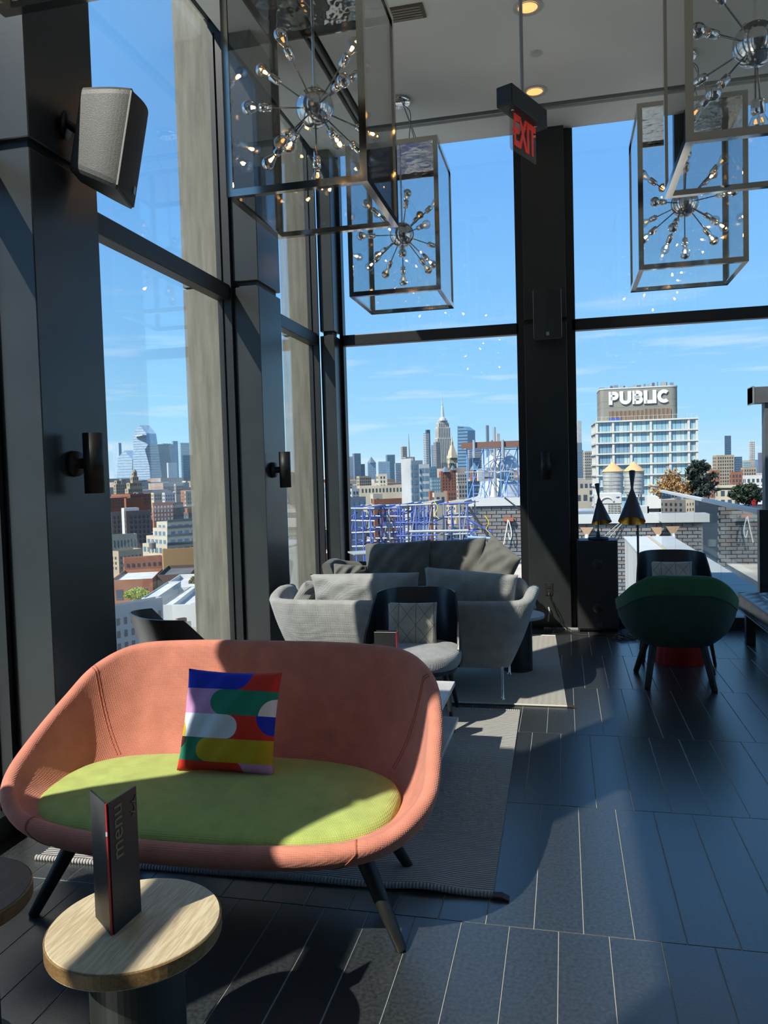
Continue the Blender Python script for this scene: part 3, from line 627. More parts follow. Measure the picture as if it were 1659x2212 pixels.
MB().lathe([(.172, 0), (.175, .006), (.145, .28), (.15, .30)], n=48).build('drum', REDG, rt); MB().lathe([(0, .298), (.19, .30), (.195, .31), (.19, .32), (0, .32)], n=48).build('top', REDG, rt)
# ------------------------------------------------------------------ sofas
GSOF = weave('light_grey_wool', (.30, .305, .295), 300, .5, vary=.14); GSOD = weave('dark_grey_cotton', (.12, .12, .108), 500, .15, vary=.1)
def wing_sofa(name, label, x, y, rz, m, w_top, w_bot, depth, zb, zt, arm_rise, back_lean, legs=True):
    """slim shell sofa, back at -Y: inclined back and arms that flare outward over thin chrome legs"""
    t = thing(name, label, 'sofa', (x, y, 0), rz); n = 24; th = .075
    def prof(u):     # plan of the top edge from left arm tip round the back to the right arm tip, u in 0..1
        pts = [(-w_top/2-.05, depth*.62, zt+arm_rise*.75), (-w_top/2-.045, depth*.35, zt+arm_rise), (-w_top/2-.01, .06, zt+arm_rise*.35), (-w_top/2+.12, -.01, zt+.005), (-w_top/4, 0, zt), (0, 0, zt), (w_top/4, 0, zt), (w_top/2-.12, -.01, zt+.005), (w_top/2+.01, .06, zt+arm_rise*.35), (w_top/2+.045, depth*.35, zt+arm_rise), (w_top/2+.05, depth*.62, zt+arm_rise*.75)]
        return pts
    top = smooth_path(prof(0), 64); bpts = [(-w_bot/2, depth*.66, zb+.02), (-w_bot/2, depth*.4, zb+.01), (-w_bot/2, .12+back_lean, zb), (-w_bot/2+.06, .04+back_lean, zb), (-w_bot/4, .03+back_lean, zb), (0, .03+back_lean, zb), (w_bot/4, .03+back_lean, zb), (w_bot/2-.06, .04+back_lean, zb), (w_bot/2, .12+back_lean, zb), (w_bot/2, depth*.4, zb+.01), (w_bot/2, depth*.66, zb+.02)]
    bot = smooth_path(bpts, 64); rings = []
    nor = []
    for i in range(64):
        d = top[min(i+1, 63)]-top[max(i-1, 0)]; nor.append(Vector((d.y, -d.x, 0)).normalized())
    for k in range(8):
        u = k/7; rings.append([bot[i]*(1-u)+top[i]*u+nor[i]*(.018*math.sin(PI*u)) for i in range(64)])
    for k in range(1, 7):
        a = PI*k/6; rings.append([top[i]-nor[i]*(th/2)*(1-math.cos(a))+Vector((0, 0, th/2*math.sin(a)))*.8 for i in range(64)])
    for k in range(1, 6):
        u = k/5; rings.append([(top[i]-nor[i]*th)*(1-u)+(bot[i]-nor[i]*th*.9+Vector((0, 0, .1)))*u for i in range(64)])
    mb = MB().loft(rings, False, True, closed=False)
    e0 = [r[0] for r in rings]; e1 = [r[-1] for r in rings]; mb.add(e0, [tuple(range(len(e0)))]); mb.add(e1, [tuple(range(len(e1)))[::-1]]); mb.build('frame_shell', m, t, weld=1e-4)
    b = MB().box((-w_bot/2+.03, .06+back_lean, zb), (w_bot/2-.03, depth, zb+.10)).build('seat_base', m, t); bevel(b, .03, 3)
    s = MB().box((-w_bot/2+.05, .12+back_lean, zb+.10), (w_bot/2-.05, depth+.03, zb+.24)).build('seat_cushion', m, t); bevel(s, .045, 4)
    if legs:
        CH = MATS['chrome']
        for lx in (-w_bot/2+.045, w_bot/2-.045):
            for ly in (.05+back_lean, depth-.09): MB().lathe([(0, 0), (.022, .0), (.022, .006), (.012, .012), (.009, .02), (.010, zb+.01)], (lx, ly, 0), 14).build('leg', CH, t)
    return t
gs = wing_sofa('wing_sofa', 'light grey wing sofa with its back to the camera', -1.06, 4.74, 0, GSOF, 1.68, 1.42, .80, .205, .60, .05, .04)
ds = wing_sofa('wing_sofa', 'dark grey wing sofa facing the camera below the far window', -1.27, 6.98, PI, weave('dark_grey_wool', (.10, .10, .095), 300, .4), 1.52, 1.36, .80, .20, .60, .06, .05)
def cushion(label, x, y, z, w, h, d, m, rx=0, ry=0, rz=0, seed=0, crease=.008, group=None):
    p = put('sofa_cushion', pillow_mesh('sofa_cushion', w, h, d, m, 30, crease, seed, .05)); p.location = (x, y, z); p.rotation_euler = (rx, ry, rz); return tag(p, label, 'cushion', group)
R = math.radians
cushion('long light grey bolster at the left of the grey sofa back', -1.285, 4.93, .655, .74, .27, .17, GSOF, R(12), R(-1), 0, 1, .007, 'grey sofa cushions')
cushion('long grey bolster with a raised corner at the right of the grey sofa back', -.60, 4.95, .66, .60, .29, .16, GSOF, R(12), R(5), 0, 2, .007, 'grey sofa cushions')
cushion('light grey cushion sagging over the left arm of the grey sofa', -1.70, 5.10, .615, .26, .22, .12, GSOF, R(40), R(10), R(50), 3, .014, 'grey sofa cushions')
cushion('small light grey cushion tucked by the right arm of the grey sofa', -.30, 5.17, .615, .24, .24, .12, GSOF, R(25), R(-8), R(-60), 4, .012, 'grey sofa cushions')
cushion('large dark cushion at the left of the dark sofa back', -1.43, 6.62, .635, .60, .42, .20, GSOD, R(-14), R(-3), R(-2), 5, .016, 'dark sofa cushions')
cushion('large dark cushion at the middle of the dark sofa back', -.93, 6.68, .645, .55, .43, .20, GSOD, R(-14), R(-2), R(3), 6, .014, 'dark sofa cushions')
cushion('dark cushion leaning on its corner at the right arm of the dark sofa', -.565, 6.52, .63, .40, .42, .15, GSOD, R(-10), R(27), R(-45), 7, .014, 'dark sofa cushions')
cushion('small crumpled dark cushion against the left arm of the dark sofa', -1.83, 6.50, .55, .30, .22, .12, GSOD, R(-20), R(6), R(20), 8, .018, 'dark sofa cushions')
# side tables by the sofas
BLKM = mat('black_steel', (.014, .015, .016), .45)
t = thing('cafe_table', 'small grey-topped side table behind the left end of the dark sofa', 'table', (-1.80, 7.02, 0)); bevel(MB().box((-.16, -.14, .70), (.16, .14, .715), rz=.5).build('top', mat('zinc_top', (.36, .40, .41), .4), t), .003); MB().lathe([(.10, 0), (.10, .012), (.016, .016), (.016, .70)], n=20).build('stem', BLKM, t)
t = thing('cylinder_table', 'black cylinder side table with round grey top by the grey sofa arm', 'table', (-.345, 5.585, 0)); MB().lathe([(.105, 0), (.105, .385)], n=40).build('pedestal', BLKM, t); MB().lathe([(0, .385), (.192, .385), (.195, .388), (.195, .405), (.192, .408), (0, .408)], n=48, smooth=False).build('top', mat('grey_stone_top', (.42, .43, .43), .4), t)
# ------------------------------------------------------------------ tufted bench
LEA = mat('black_leather', (.035, .038, .042), .32, spec=.55, bump=(70, .12)); LEASEAM = mat('bench_piping', (.10, .095, .085), .5)
bn_ = thing('tufted_bench', 'black tufted leather bench cut by the right edge', 'bench', (1.66, 5.62, 0)); hx, hy = .31, 1.10; nx, ny = 40, 120; vs = []; fs = []
def zz(x, y):
    gx, gy = .155, .155; e = min(1, (hx-abs(x))/.05, (hy-abs(y))/.05); z = 0
    ux, uy = (x+hx)/gx, (y+hy)/gy; z = .018*(abs(math.sin(PI*ux))*abs(math.sin(PI*uy)))**.5-.002
    return .395+z*max(0, e)+.004*e
for j in range(ny+1):
    for i in range(nx+1):
        x, y = -hx+2*hx*i/nx, -hy+2*hy*j/ny; vs.append((x, y, zz(x, y)))
fs = [(j*(nx+1)+i, j*(nx+1)+i+1, (j+1)*(nx+1)+i+1, (j+1)*(nx+1)+i) for j in range(ny) for i in range(nx)]
MB().add(vs, fs, True).build('tufted_top', LEA, bn_)
sd = MB(); per = [(-hx, -hy), (hx, -hy), (hx, hy), (-hx, hy)]; rr = []
for z, o_ in ((.265, -.012), (.275, 0), (.33, .012), (.388, .002), (.395, 0)):
    q = []
    for a in range(4):
        (xa, ya), (xb, yb) = per[a], per[(a+1) % 4]; kk = 20 if a % 2 == 0 else 60
        for i in range(kk):
            u = i/kk; x, y = xa+(xb-xa)*u, ya+(yb-ya)*u; wv_ = .0025*math.sin(u*kk*1.6)*math.sin(u*37); nx_, ny_ = ((0, -1), (1, 0), (0, 1), (-1, 0))[a]; q.append((x+nx_*(o_+wv_), y+ny_*(o_+wv_), z))
    rr.append(q)
sd.loft(rr, True, True); sd.build('side_band', LEA, bn_); MB().tube([(*p, .395) for p in per+[per[0]]], .005, 6).build('top_piping', LEASEAM, bn_); MB().tube([(*p, .268) for p in per+[per[0]]], .004, 6).build('lower_piping', LEASEAM, bn_)
for x in (-.24, .24):
    for y in (-1.0, 1.0): bevel(MB().box((x-.035, y-.035, 0), (x+.035, y+.035, .27)).build('leg', LEGM, bn_), .004)
# ------------------------------------------------------------------ floor loudspeaker with lamps
CAB = mat('speaker_cabinet', (.014, .015, .017), .5, vary=(60, .4), bump=(160, .25)); GRILL = mat('speaker_grille', (.010, .0105, .011), .62, bump=(500, .5))
pa = thing('floor_loudspeaker', 'tall black double loudspeaker cabinet standing by the far column', 'loudspeaker', (.272, 6.975, 0), math.radians(1.2)); bevel(MB().box((-.172, .012, .012), (.172, .275, .805)).build('cabinet', CAB, pa), .010, 3)
bevel(MB().box((-.162, .0, .03), (.162, .014, .79)).build('grille', GRILL, pa), .006); MB().box((-.162, -.001, .404), (.162, .003, .407)).build('grille_seam', BLK, pa)
for z in (.215, .60): MB().lathe([(.0, .004), (.04, .006), (.045, .002), (.10, -.006), (.125, .002), (.135, .001)], n=40, caps=False).xf(Matrix.Translation((.0, .002, z)) @ Matrix.Rotation(PI/2, 4, 'X')).build('woofer', mat('woofer_cone', (.02, .021, .023), .45), pa)
lg = MB(); lg.box((-.02, -.0015, -.02), (.02, .0, .02)); o = lg.build('badge_plate', mat('badge', (.09, .09, .09), .4), pa); o.location = (.01, -.001, .062)
em = MB()
for a, b in (((-.013, -.012), (-.002, 0)), ((-.002, 0), (-.013, .012)), ((0, -.012), (0, .012)), ((.003, -.012), (.014, -.012)), ((.003, 0), (.012, 0)), ((.003, .012), (.014, .012))): em.tube([(a[0], -.0018, a[1]), (b[0], -.0018, b[1])], .0012, 4)
o = em.build('badge_mark', mat('badge_mark', (.01, .01, .01), .5), pa); o.location = (.01, -.001, .062)
LAMPO = mat('lamp_black', (.016, .022, .032), .38, spec=.5); BRASS = mat('hammered_brass', (.45, .25, .05), .28, metal=1, bump=(60, .3)); WARM = mat('warm_bulb', (1, .7, .3), .4, emit=((1.0, .50, .12), 30))
def cone_lamp(label, x, y, z, h, s, head, tilt, lit, name, base_r, pole_r, side=1):
    """hour-glass shade on a thin pole; head = local position of the waist"""
    t = thing(name, label, 'lamp', (x, y, z)); MB().lathe([(0, 0), (base_r, 0), (base_r, .018), (base_r*.96, .024), (.02, .028), (.016, .05), (pole_r*1.1, .09)], n=40).build('base', LAMPO, t)
    MB().tube([(0, 0, .03), (0, 0, head[2]-.14*s)], pole_r, 12).build('pole', LAMPO, t)
    M = Matrix.Translation(head) @ Matrix.Rotation(tilt[1], 4, 'Y') @ Matrix.Rotation(tilt[0], 4, 'X')
    sh = MB().lathe([(.0, .158*s), (.026*s, .156*s), (.0275*s, .15*s), (.011*s, .01*s), (.0105*s, -.005*s), (.107*s, -.285*s), (.110*s, -.295*s)], n=44, caps=False); sh.xf(M); sh.build('shade', LAMPO, t)
    inn = MB().lathe([(.1085*s, -.295*s), (.1055*s, -.285*s), (.012*s, -.03*s), (0, -.03*s)], n=44, caps=False); inn.xf(M); inn.build('shade_lining', BRASS, t)
    bu = MB().lathe([(0, -.16*s), (.018*s, -.15*s), (.022*s, -.13*s), (.012*s, -.08*s), (.010*s, -.03*s)], n=18); bu.xf(M); bu.build('bulb', WARM if lit else mat('bulb_off', (.55, .5, .42), .2), t)
    MB().tube([(0, 0, head[2]-.15*s), M @ Vector((0, .02*s, -.16*s))], pole_r*.8, 8).build('stem', LAMPO, t); return t
cone_lamp('small black cone table lamp with brass lining on the loudspeaker', .285, 7.08, .805, .45, .78, (.008, -.01, .375), (R(-17), R(-5)), False, 'table_lamp', .088, .006)
cone_lamp('tall black cone floor lamp with glowing brass lining behind the ply chair', .605, 6.93, 0, 1.4, 1.0, (-.045, -.03, 1.255), (R(-22), R(3)), True, 'floor_lamp', .16, .0095)
# cords and outlet ---------------------------------------------------
WHT = mat('cord_white', (.6, .6, .58), .5)
t = thing('wall_outlet', 'black wall outlet with a plug low on the far column', 'outlet', (-.149, 7.12, .357)); bevel(MB().box((-.034, -.006, -.057), (.034, 0, .057)).build('plate', mat('outlet_plate', (.018, .018, .018), .3), t), .002)
for z in (-.022, .024): bevel(MB().box((-.016, -.009, z-.016), (.016, -.005, z+.016)).build('socket', BLK, t), .003)
def cord(pts, r, m, label, name='power_cord', n=60): return tag(MB().tube(smooth_path(pts, n), r, 6).build(name, m), label, 'cord')
cord([(-.15, 7.10, .33), (-.148, 7.085, .30), (-.13, 7.085, .25), (-.09, 7.075, .15), (-.02, 7.07, .04), (.02, 7.06, .012), (.03, 7.03, .008)], .0045, BLK, 'black power cord running from the outlet down to the floor')
cord([(-.155, 7.09, .20), (-.148, 7.085, .165), (-.155, 7.085, .11), (-.16, 7.08, .07)], .006, WHT, 'short white cord end hanging beside the outlet cord')
cord([(-.16, 7.08, .07), (-.14, 7.075, .02), (-.10, 7.07, .015), (-.06, 7.07, .05), (-.055, 7.08, .11), (-.075, 7.09, .17), (-.13, 7.095, .27)], .003, BLK, 'thin dark loop of cord under the outlet')
cord([(-.22, 6.85, .01), (-.1, 6.82, .012), (.02, 6.86, .006), (.2, 6.84, .006), (.35, 6.83, .006), (.5, 6.87, .006), (.56, 6.95, .006)], .0035, BLK, 'thin cord lying on the floor in front of the loudspeaker')
tg = []
rn = random.Random(11)
for k in range(26): tg.append((.43+.07*math.sin(k*1.9)+rn.uniform(-.03, .03)+.004*k, 6.72+.05*math.cos(k*1.3)+rn.uniform(-.03, .03), .008+rn.uniform(0, .022)))
cord(tg, .004, BLK, 'tangle of black cable on the floor by the loudspeaker', 'cable_tangle', 220)
cord([(.40, 6.66, .01), (.44, 6.63, .012), (.50, 6.66, .01), (.58, 6.76, .008), (.55, 6.86, .008), (.48, 6.9, .006)], .004, BLK, 'black cable loop lying right of the tangle', 'cable_loop')
# ------------------------------------------------------------------ wall sconces
SCON = mat('sconce_black', (.008, .0085, .009), .5, spec=.3)
def sconce(x, y, z, ax, label):
    t = thing('wall_sconce', label, 'wall lamp', (x, y, z), 0, 'black cylinder wall lamps'); MB().lathe([(.0365, -.122), (.040, -.125), (.040, .125), (.0365, .125)], n=28, caps=False).build('cylinder', SCON, t)
    MB().lathe([(.0365, -.12), (.0365, .12)], n=28, caps=False).build('inner_tube', SCON, t); MB().lathe([(0, -.005), (.037, -.005), (.037, .005), (0, .005)], n=24).build('divider', SCON, t)
    M = Matrix.Rotation(PI/2, 4, 'Y') if ax == 'x' else Matrix.Rotation(PI/2, 4, 'X')
    MB().lathe([(0, -.035), (.022, -.035), (.022, -.07), (.052, -.072), (.055, -.095), (0, -.095)] if ax == 'x' else [(0, -.035), (.022, -.035), (.022, -.07), (.052, -.072), (.055, -.098), (0, -.098)], n=28).xf(M).build('wall_mount', SCON, t); return t
sconce(-1.904, 2.885, 1.506, 'x', 'black cylinder wall lamp on the nearest left column'); sconce(-1.904, 5.165, 1.482, 'x', 'black cylinder wall lamp on the second left column'); sconce(-.157, 7.022, 1.47, 'y', 'black cylinder wall lamp on the far column')
# ------------------------------------------------------------------ wall loudspeakers
SPK = mat('speaker_body', (.045, .048, .046), .5, vary=(120, .3), bump=(260, .2)); SPKF = mat('speaker_front', (.012, .013, .013), .6, bump=(520, .6))
def wall_speaker(label, M, h, wf, wb, d):
    """local: front face towards +X, height along Z, width along Y"""
    t = thing('wall_loudspeaker', label, 'loudspeaker', (0, 0, 0), 0, 'black wall loudspeakers'); t.matrix_world = M
    pl_ = []
    for k in range(15): u = k/14; pl_.append((-d/2+d*u, -(wb+(wf-wb)*math.sin(u*PI/2))/2))
    poly = pl_+[(d/2, wf/2)]+[(x, -y) for x, y in pl_[::-1][1:]]
    rings = []
    for z, s in ((-h/2, .90), (-h/2+.012, .985), (-h/2+.03, 1), (h/2-.03, 1), (h/2-.012, .985), (h/2, .90)): rings.append([(-d/2+(x+d/2)*(1 if s > .95 else .985), y*s, z-.06*(1-(x+d/2)/d)*(1 if z < 0 else -.25)*-1) for x, y in poly])
    bevel(MB().loft(rings, True, False).build('cabinet', SPK, t), .006, 2)
    g = MB(); a = 9
    for k in range(a): pass
    fr = [[(d/2+.001+.030*math.cos(PI/2*(-1+2*k/8)), wf*.485*(-1+2*k/8), z) for k in range(9)] for z in (-h/2+.012, h/2-.012)]
    g.loft([[(d/2-.002, p[1], p[2]) for p in fr[0]], fr[0], fr[1], [(d/2-.002, p[1], p[2]) for p in fr[1]]], True, False, closed=False); g.build('grille', SPKF, t)
    for sy in (-1, 1): MB().box((d/2-.004, sy*wf*.5-.003, -h/2+.014), (d/2+.003, sy*wf*.5+.001, h/2-.014)).build('grille_edge', mat('grille_edge', (.35, .35, .33), .4), t)
    MB().box((d/2+.031, -.012, -h/2+.03), (d/2+.034, .012, -h/2+.06)).build('maker_badge', mat('badge_silver', (.3, .3, .3), .4), t)
    return t
M = Matrix.Translation((-1.83, 2.965, 2.82)) @ Matrix.Rotation(R(17), 4, 'Z') @ Matrix.Rotation(R(11), 4, 'Y')
ws = wall_speaker('large black wall loudspeaker tilted down from the nearest left column', M, .405, .26, .15, .215)
MB().tube([(-.10, .0, .03), (-.165, .0, .06)], .018, 14).build('bracket_arm', BLK, ws)
MB().lathe([(0, 0), (.055, 0), (.055, .012), (0, .014)], n=24).xf(Matrix.Translation((-.178, 0, .055)) @ Matrix.Rotation(PI/2, 4, 'Y')).build('bracket_plate', BLK, ws)
M = Matrix.Translation((-.115, 6.985, 2.775)) @ Matrix.Rotation(R(-90), 4, 'Z') @ Matrix.Rotation(R(4), 4, 'Y')
ws2 = wall_speaker('black wall loudspeaker high on the far column', M, .43, .235, .15, .17)
MB().tube([(-.08, .0, .0), (-.135, .0, .0)], .02, 12).build('bracket_arm', BLK, ws2)
# ------------------------------------------------------------------ cube chandeliers
NICK = mat('polished_nickel', (.50, .47, .42), .07, metal=1); CHRM = MATS['chrome']; CGL = glassmat('chandelier_glass', (.93, .94, .94), 1.45, 1.7)
BULBG = glassmat('bulb_glass', (.90, .87, .82), 1.5, 3.2); FILA = mat('filament', (1, .6, .2), .4, emit=((1.0, .50, .16), 55))
TOPM = mat('polished_top', (.42, .42, .41), .05, metal=1, bump=(3.2, .5), dist=.03)
W, D_, H_ = .72, .72, 1.15; fw = .035
bars = []
for sx in (-1, 1):
    for sy in (-1, 1):
        bars.append(((sx*(W/2-fw/2)-fw/2, sy*(D_/2-.006)-.006, 0), (sx*(W/2-fw/2)+fw/2, sy*(D_/2-.006)+.006, H_)))
        bars.append(((sx*(W/2-.006)-.006, sy*(D_/2-fw/2-.006)-fw/2+.006, 0), (sx*(W/2-.006)+.006, sy*(D_/2-fw/2-.006)+fw/2-.006, H_)))
for z in (0, H_-fw):
    for s in (-1, 1):
        bars.append(((-W/2+fw, s*(D_/2-.006)-.006, z), (W/2-fw, s*(D_/2-.006)+.006, z+fw))); bars.append(((s*(W/2-.006)-.006, -D_/2+fw, z), (s*(W/2-.006)+.006, D_/2-fw, z+fw)))
    for s in (-1, 1):
        zz0 = z if z == 0 else z+fw-.008
        bars.append(((-W/2+.012, s*(D_/2-fw/2)-fw/2+(.012 if s < 0 else 0), zz0), (W/2-.012, s*(D_/2-fw/2)+fw/2-(.012 if s > 0 else 0), zz0+.008))); bars.append(((s*(W/2-fw/2)-fw/2+(.012 if s < 0 else 0), -D_/2+fw, zz0), (s*(W/2-fw/2)+fw/2-(.012 if s > 0 else 0), D_/2-fw, zz0+.008)))
BAR_ME = [MB().box(a, b).mesh('frame_bar', NICK) for a, b in bars]
PANE_ME = [MB().box((-W/2+fw, s*(D_/2-.01)-.002, fw), (W/2-fw, s*(D_/2-.01)+.002, H_-fw)).mesh('glass_pane', CGL) for s in (-1, 1)]+[MB().box((s*(W/2-.01)-.002, -D_/2+fw, fw), (s*(W/2-.01)+.002, D_/2-fw, H_-fw)).mesh('glass_pane', CGL) for s in (-1, 1)]
TOP_ME = MB().box((-W/2+fw, -D_/2+fw, H_-.012), (W/2-fw, D_/2-fw, H_-.006)).mesh('top_plate', TOPM)
ARM_L = .262
ARM_ME = MB().tube([(0, 0, .085), (0, 0, ARM_L)], .0042, 8).mesh('arm', mat('dark_nickel', (.22, .22, .22), .2, metal=1))
SOCK_ME = MB().lathe([(0, 0), (.011, 0), (.020, .010), (.021, .062), (.0185, .066), (0, .066)], (0, 0, ARM_L-.014), 16).mesh('socket', CHRM)
BULB_ME = MB().lathe([(.013, .0), (.0145, .014), (.024, .034), (.033, .056), (.0335, .066), (.030, .080), (.019, .092), (0, .097)], (0, 0, ARM_L+.05), 18, caps=False).mesh('bulb', BULBG)
TIP_ME = MB().lathe([(.0339, .063), (.0338, .068), (.0304, .0805), (.0194, .0925), (0, .0975)], (0, 0, ARM_L+.05), 18, caps=False).mesh('silver_tip', CHRM)
FIL_ME = MB().lathe([(0, .026), (.005, .028), (.0085, .046), (.007, .050), (0, .051)], (0, 0, ARM_L+.05), 8).mesh('filament', FILA)
FIL2_ME = FIL_ME.copy(); FIL2_ME.materials[0] = mat('filament_dim', (1, .6, .2), .4, emit=((1.0, .48, .14), 1.0))
BALL_ME = MB().lathe([(.1*math.sin(PI*k/24)+1e-5, -.1*math.cos(PI*k/24)) for k in range(25)], n=48).mesh('centre_ball', CHRM)
DIRS = [(0, -90)]+[(a, -42) for a in (20, 95, 165, 235, 310)]+[(a, -8) for a in (45, 135, 225, 315)]+[(a, 36) for a in (25, 100, 172, 245, 318)]
def chandelier(label, x, y, zb, rz, seed, lit=.7):
    t = thing('cube_chandelier', label, 'chandelier', (x, y, zb), 0, 'glass cube chandeliers'); rn = random.Random(seed)
    for me in BAR_ME: put('frame_bar', me, t)
    for me in PANE_ME: put('glass_pane', me, t)
    put('top_plate', TOP_ME, t); zc = .545
    b = put('centre_ball', BALL_ME, t); b.location = (0, 0, zc); MB().tube([(0, 0, zc+.09), (0, 0, H_-.008)], .008, 10).build('down_rod', CHRM, t)
    top = ZC-zb; MB().lathe([(0, 0), (.095, 0), (.095, -.018), (.085, -.03), (0, -.032)], (0, 0, top), 28).build('ceiling_canopy', CHRM, t)
    for sx in (-1, 1):
        for sy in (-1, 1): MB().tube(smooth_path([(sx*.03, sy*.03, top-.02), (sx*.10, sy*.10, (top+H_)/2+.01), (sx*.17, sy*.17, H_)], 10), .004, 6).build('hanging_cable', MATS['grey_rod'], t)
    cl = MB().tube(smooth_path([(.04, .02, top-.03), (.10, -.03, top-.14), (.06, .08, H_+.10), (.14, .05, H_+.03), (.02, .02, H_)], 24), .003, 6); cl.build('flex_cable', BLKM, t)
    for az, el in DIRS:
        a, e_ = math.radians(az+(rz if abs(el+8) > 1 else 0)+rn.uniform(-6, 6)), math.radians(el+(rn.uniform(-5, 5) if el > -80 else 0)); d = Vector((math.cos(a)*math.cos(e_), math.sin(a)*math.cos(e_), math.sin(e_)))
        ar = put('arm', ARM_ME, t); ar.location = (0, 0, zc); ar.rotation_mode = 'QUATERNION'; ar.rotation_quaternion = d.to_track_quat('Z', 'Y')
        put('socket', SOCK_ME, ar); put('bulb', BULB_ME, ar); put('filament', FIL_ME if rn.random() < lit else FIL2_ME, ar)
        if rn.random() < .7: put('silver_tip', TIP_ME, ar)
    return t
chandelier('large glass cube chandelier hanging nearest at the upper left', -1.245, 4.015, 2.82, 8, 1, .75); chandelier('glass cube chandelier hanging before the far left window', -1.245, 6.285, 2.82, 40, 2, .4)
chandelier('glass cube chandelier hanging before the far right window', .90, 6.20, 2.82, 15, 3, .8); chandelier('glass cube chandelier cut by the upper right corner', .895, 4.0, 2.82, 55, 4, .1)
chandelier('glass cube chandelier whose lower edge shows in the top left corner', -1.245, 1.725, 2.82, 20, 5)
# ================================================================== the city outside
ZG = -56.0
struct(MB().box((-6000, 7.6, ZG-1), (5000, 9000, ZG)).build('ground', mat('street_grey', (.16, .16, .16), .9, vary=(.02, .4))), 'streets far below')
GRP = 'city buildings beyond the windows'
C_RAW = dict(cream=(.62, .55, .42), tan=(.50, .41, .29), brick=(.36, .15, .09), redbrick=(.42, .17, .11), brown=(.14, .10, .085), grey=(.36, .38, .40), ltgrey=(.55, .57, .58), white=(.74, .74, .71), stone=(.52, .47, .40), dkbrick=(.13, .11, .11),
          navy=(.05, .085, .14), blue=(.16, .30, .46), teal=(.18, .33, .38), sky=(.34, .50, .64), steel=(.20, .26, .32), ochre=(.52, .32, .15), purple=(.16, .15, .20), olive=(.26, .28, .24))
C_ = {k: tuple(c*(.72 if max(v) > .3 else .85) for c in v) for k, v in C_RAW.items()}
C_.update(limestone=(.50, .47, .43), sky=(.30, .42, .54))  # glassy blues carry reflected sky and slight haze in their wall colour
GLASSY = {'navy', 'blue', 'teal', 'sky', 'steel', 'purple'}
def wallm(k):
    return mat('wall_'+k, C_[k], .35 if k in GLASSY else .85, spec=.5 if k in GLASSY else .2, vary=(.06, .12))
WIN = mat('window_dark', (.045, .06, .08), .25, spec=.6); WINB = mat('window_blue', (.10, .18, .26), .2, spec=.6); WINL = mat('window_pale', (.36, .44, .50), .3, spec=.5); BAND = mat('band_white', (.46, .47, .48), .7)
ROOFM = dict(white=mat('roof_white', (.46, .465, .47), .8, vary=(.3, .15)), grey=mat('roof_grey', (.30, .30, .30), .9, vary=(.3, .25)), dark=mat('roof_dark', (.10, .10, .105), .9, vary=(.3, .3)))
def hit(P, e, px, py):
    d = ray(px, py); det = e.x*(-d.y)+d.x*e.y; return (-P.x*(-d.y)+(-d.x)*P.y*1.0)/det if abs(det) > 1e-6 else 0.0
def solve_len(P, e, px, py):
    """length L so that P + L e lies on the vertical plane through the line of sight at (px, py)"""
    d = ray(px, py); den = e.x*d.y-e.y*d.x; return (P.y*d.x-P.x*d.y)/den
def face_windows(mb, O, ex, L, z0, z1, n, colw, rowh, ww, wh, out):
    """a regular field of shallow window boxes on the wall that starts at O and runs along ex"""
    nc = max(1, int(L/colw)); nr = max(1, int((z1-z0)/rowh)); mx_ = (L-nc*colw)/2
    for r in range(nr):
        z = z1-(r+1)*rowh+(rowh-wh)/2
        for c in range(nc):
            a = O+ex*(mx_+c*colw+(colw-ww)/2); b = a+ex*ww; o_ = n*out
            mb.add([(a.x, a.y, z), (b.x, b.y, z), (b.x, b.y, z+wh), (a.x, a.y, z+wh), (a.x+o_.x, a.y+o_.y, z), (b.x+o_.x, b.y+o_.y, z), (b.x+o_.x, b.y+o_.y, z+wh), (a.x+o_.x, a.y+o_.y, z+wh)], [(4, 5, 6, 7), (0, 1, 5, 4), (3, 7, 6, 2), (1, 2, 6, 5), (0, 4, 7, 3)])
FOOT = []
def block(root, P, e1, e2, L1, L2, z0, z1, wall, win, colw, rowh, wf=.55, hf=.6, nm='wall', zvis=None, roof='grey', blank_left=False, blank_right=False, par=.8, wname='windows'):
    A, B, Cc, D = P, P+e1*L1, P+e1*L1+e2*L2, P+e2*L2
    if (B-A).cross(D-A).z < 0: A, B, Cc, D = A, D, Cc, B
    poly = [(p.x, p.y) for p in (A, B, Cc, D)]; FOOT.append(((A.x+Cc.x)/2, (A.y+Cc.y)/2, (A-Cc).length/2))
    MB().prism(poly, z0, z1).build(nm, wall, root); cx, cy = sum(p[0] for p in poly)/4, sum(p[1] for p in poly)/4
    if roof:
        q = [(cx+(x-cx)*.97, cy+(y-cy)*.97) for x, y in poly]; MB().prism(q, z1-.01, z1+.06).build('roof', ROOFM[roof], root)
        if par > 0:
            pm = MB(); o2 = poly; i2 = q
            pm.loft([[(x, y, z1) for x, y in o2], [(x, y, z1+par) for x, y in o2], [(x, y, z1+par) for x, y in i2], [(x, y, z1) for x, y in i2]], False, False); pm.build('parapet', wall, root)
    if win is not None:
        wb = MB(); zv = z0 if zvis is None else zvis; n1 = Vector((e1.y, -e1.x, 0)); n2 = Vector((-e2.y, e2.x, 0)); o_ = max(.08, P.y*.00012)
        if not blank_right: face_windows(wb, P, e1, L1, zv, z1-.6, n1, colw, rowh, colw*wf, rowh*hf, o_)
        if not blank_left: face_windows(wb, P, e2, L2, zv, z1-.6, n2, colw, rowh, colw*wf, rowh*hf, o_)
        if wb.v: stuff(wb.build(wname, win, root))
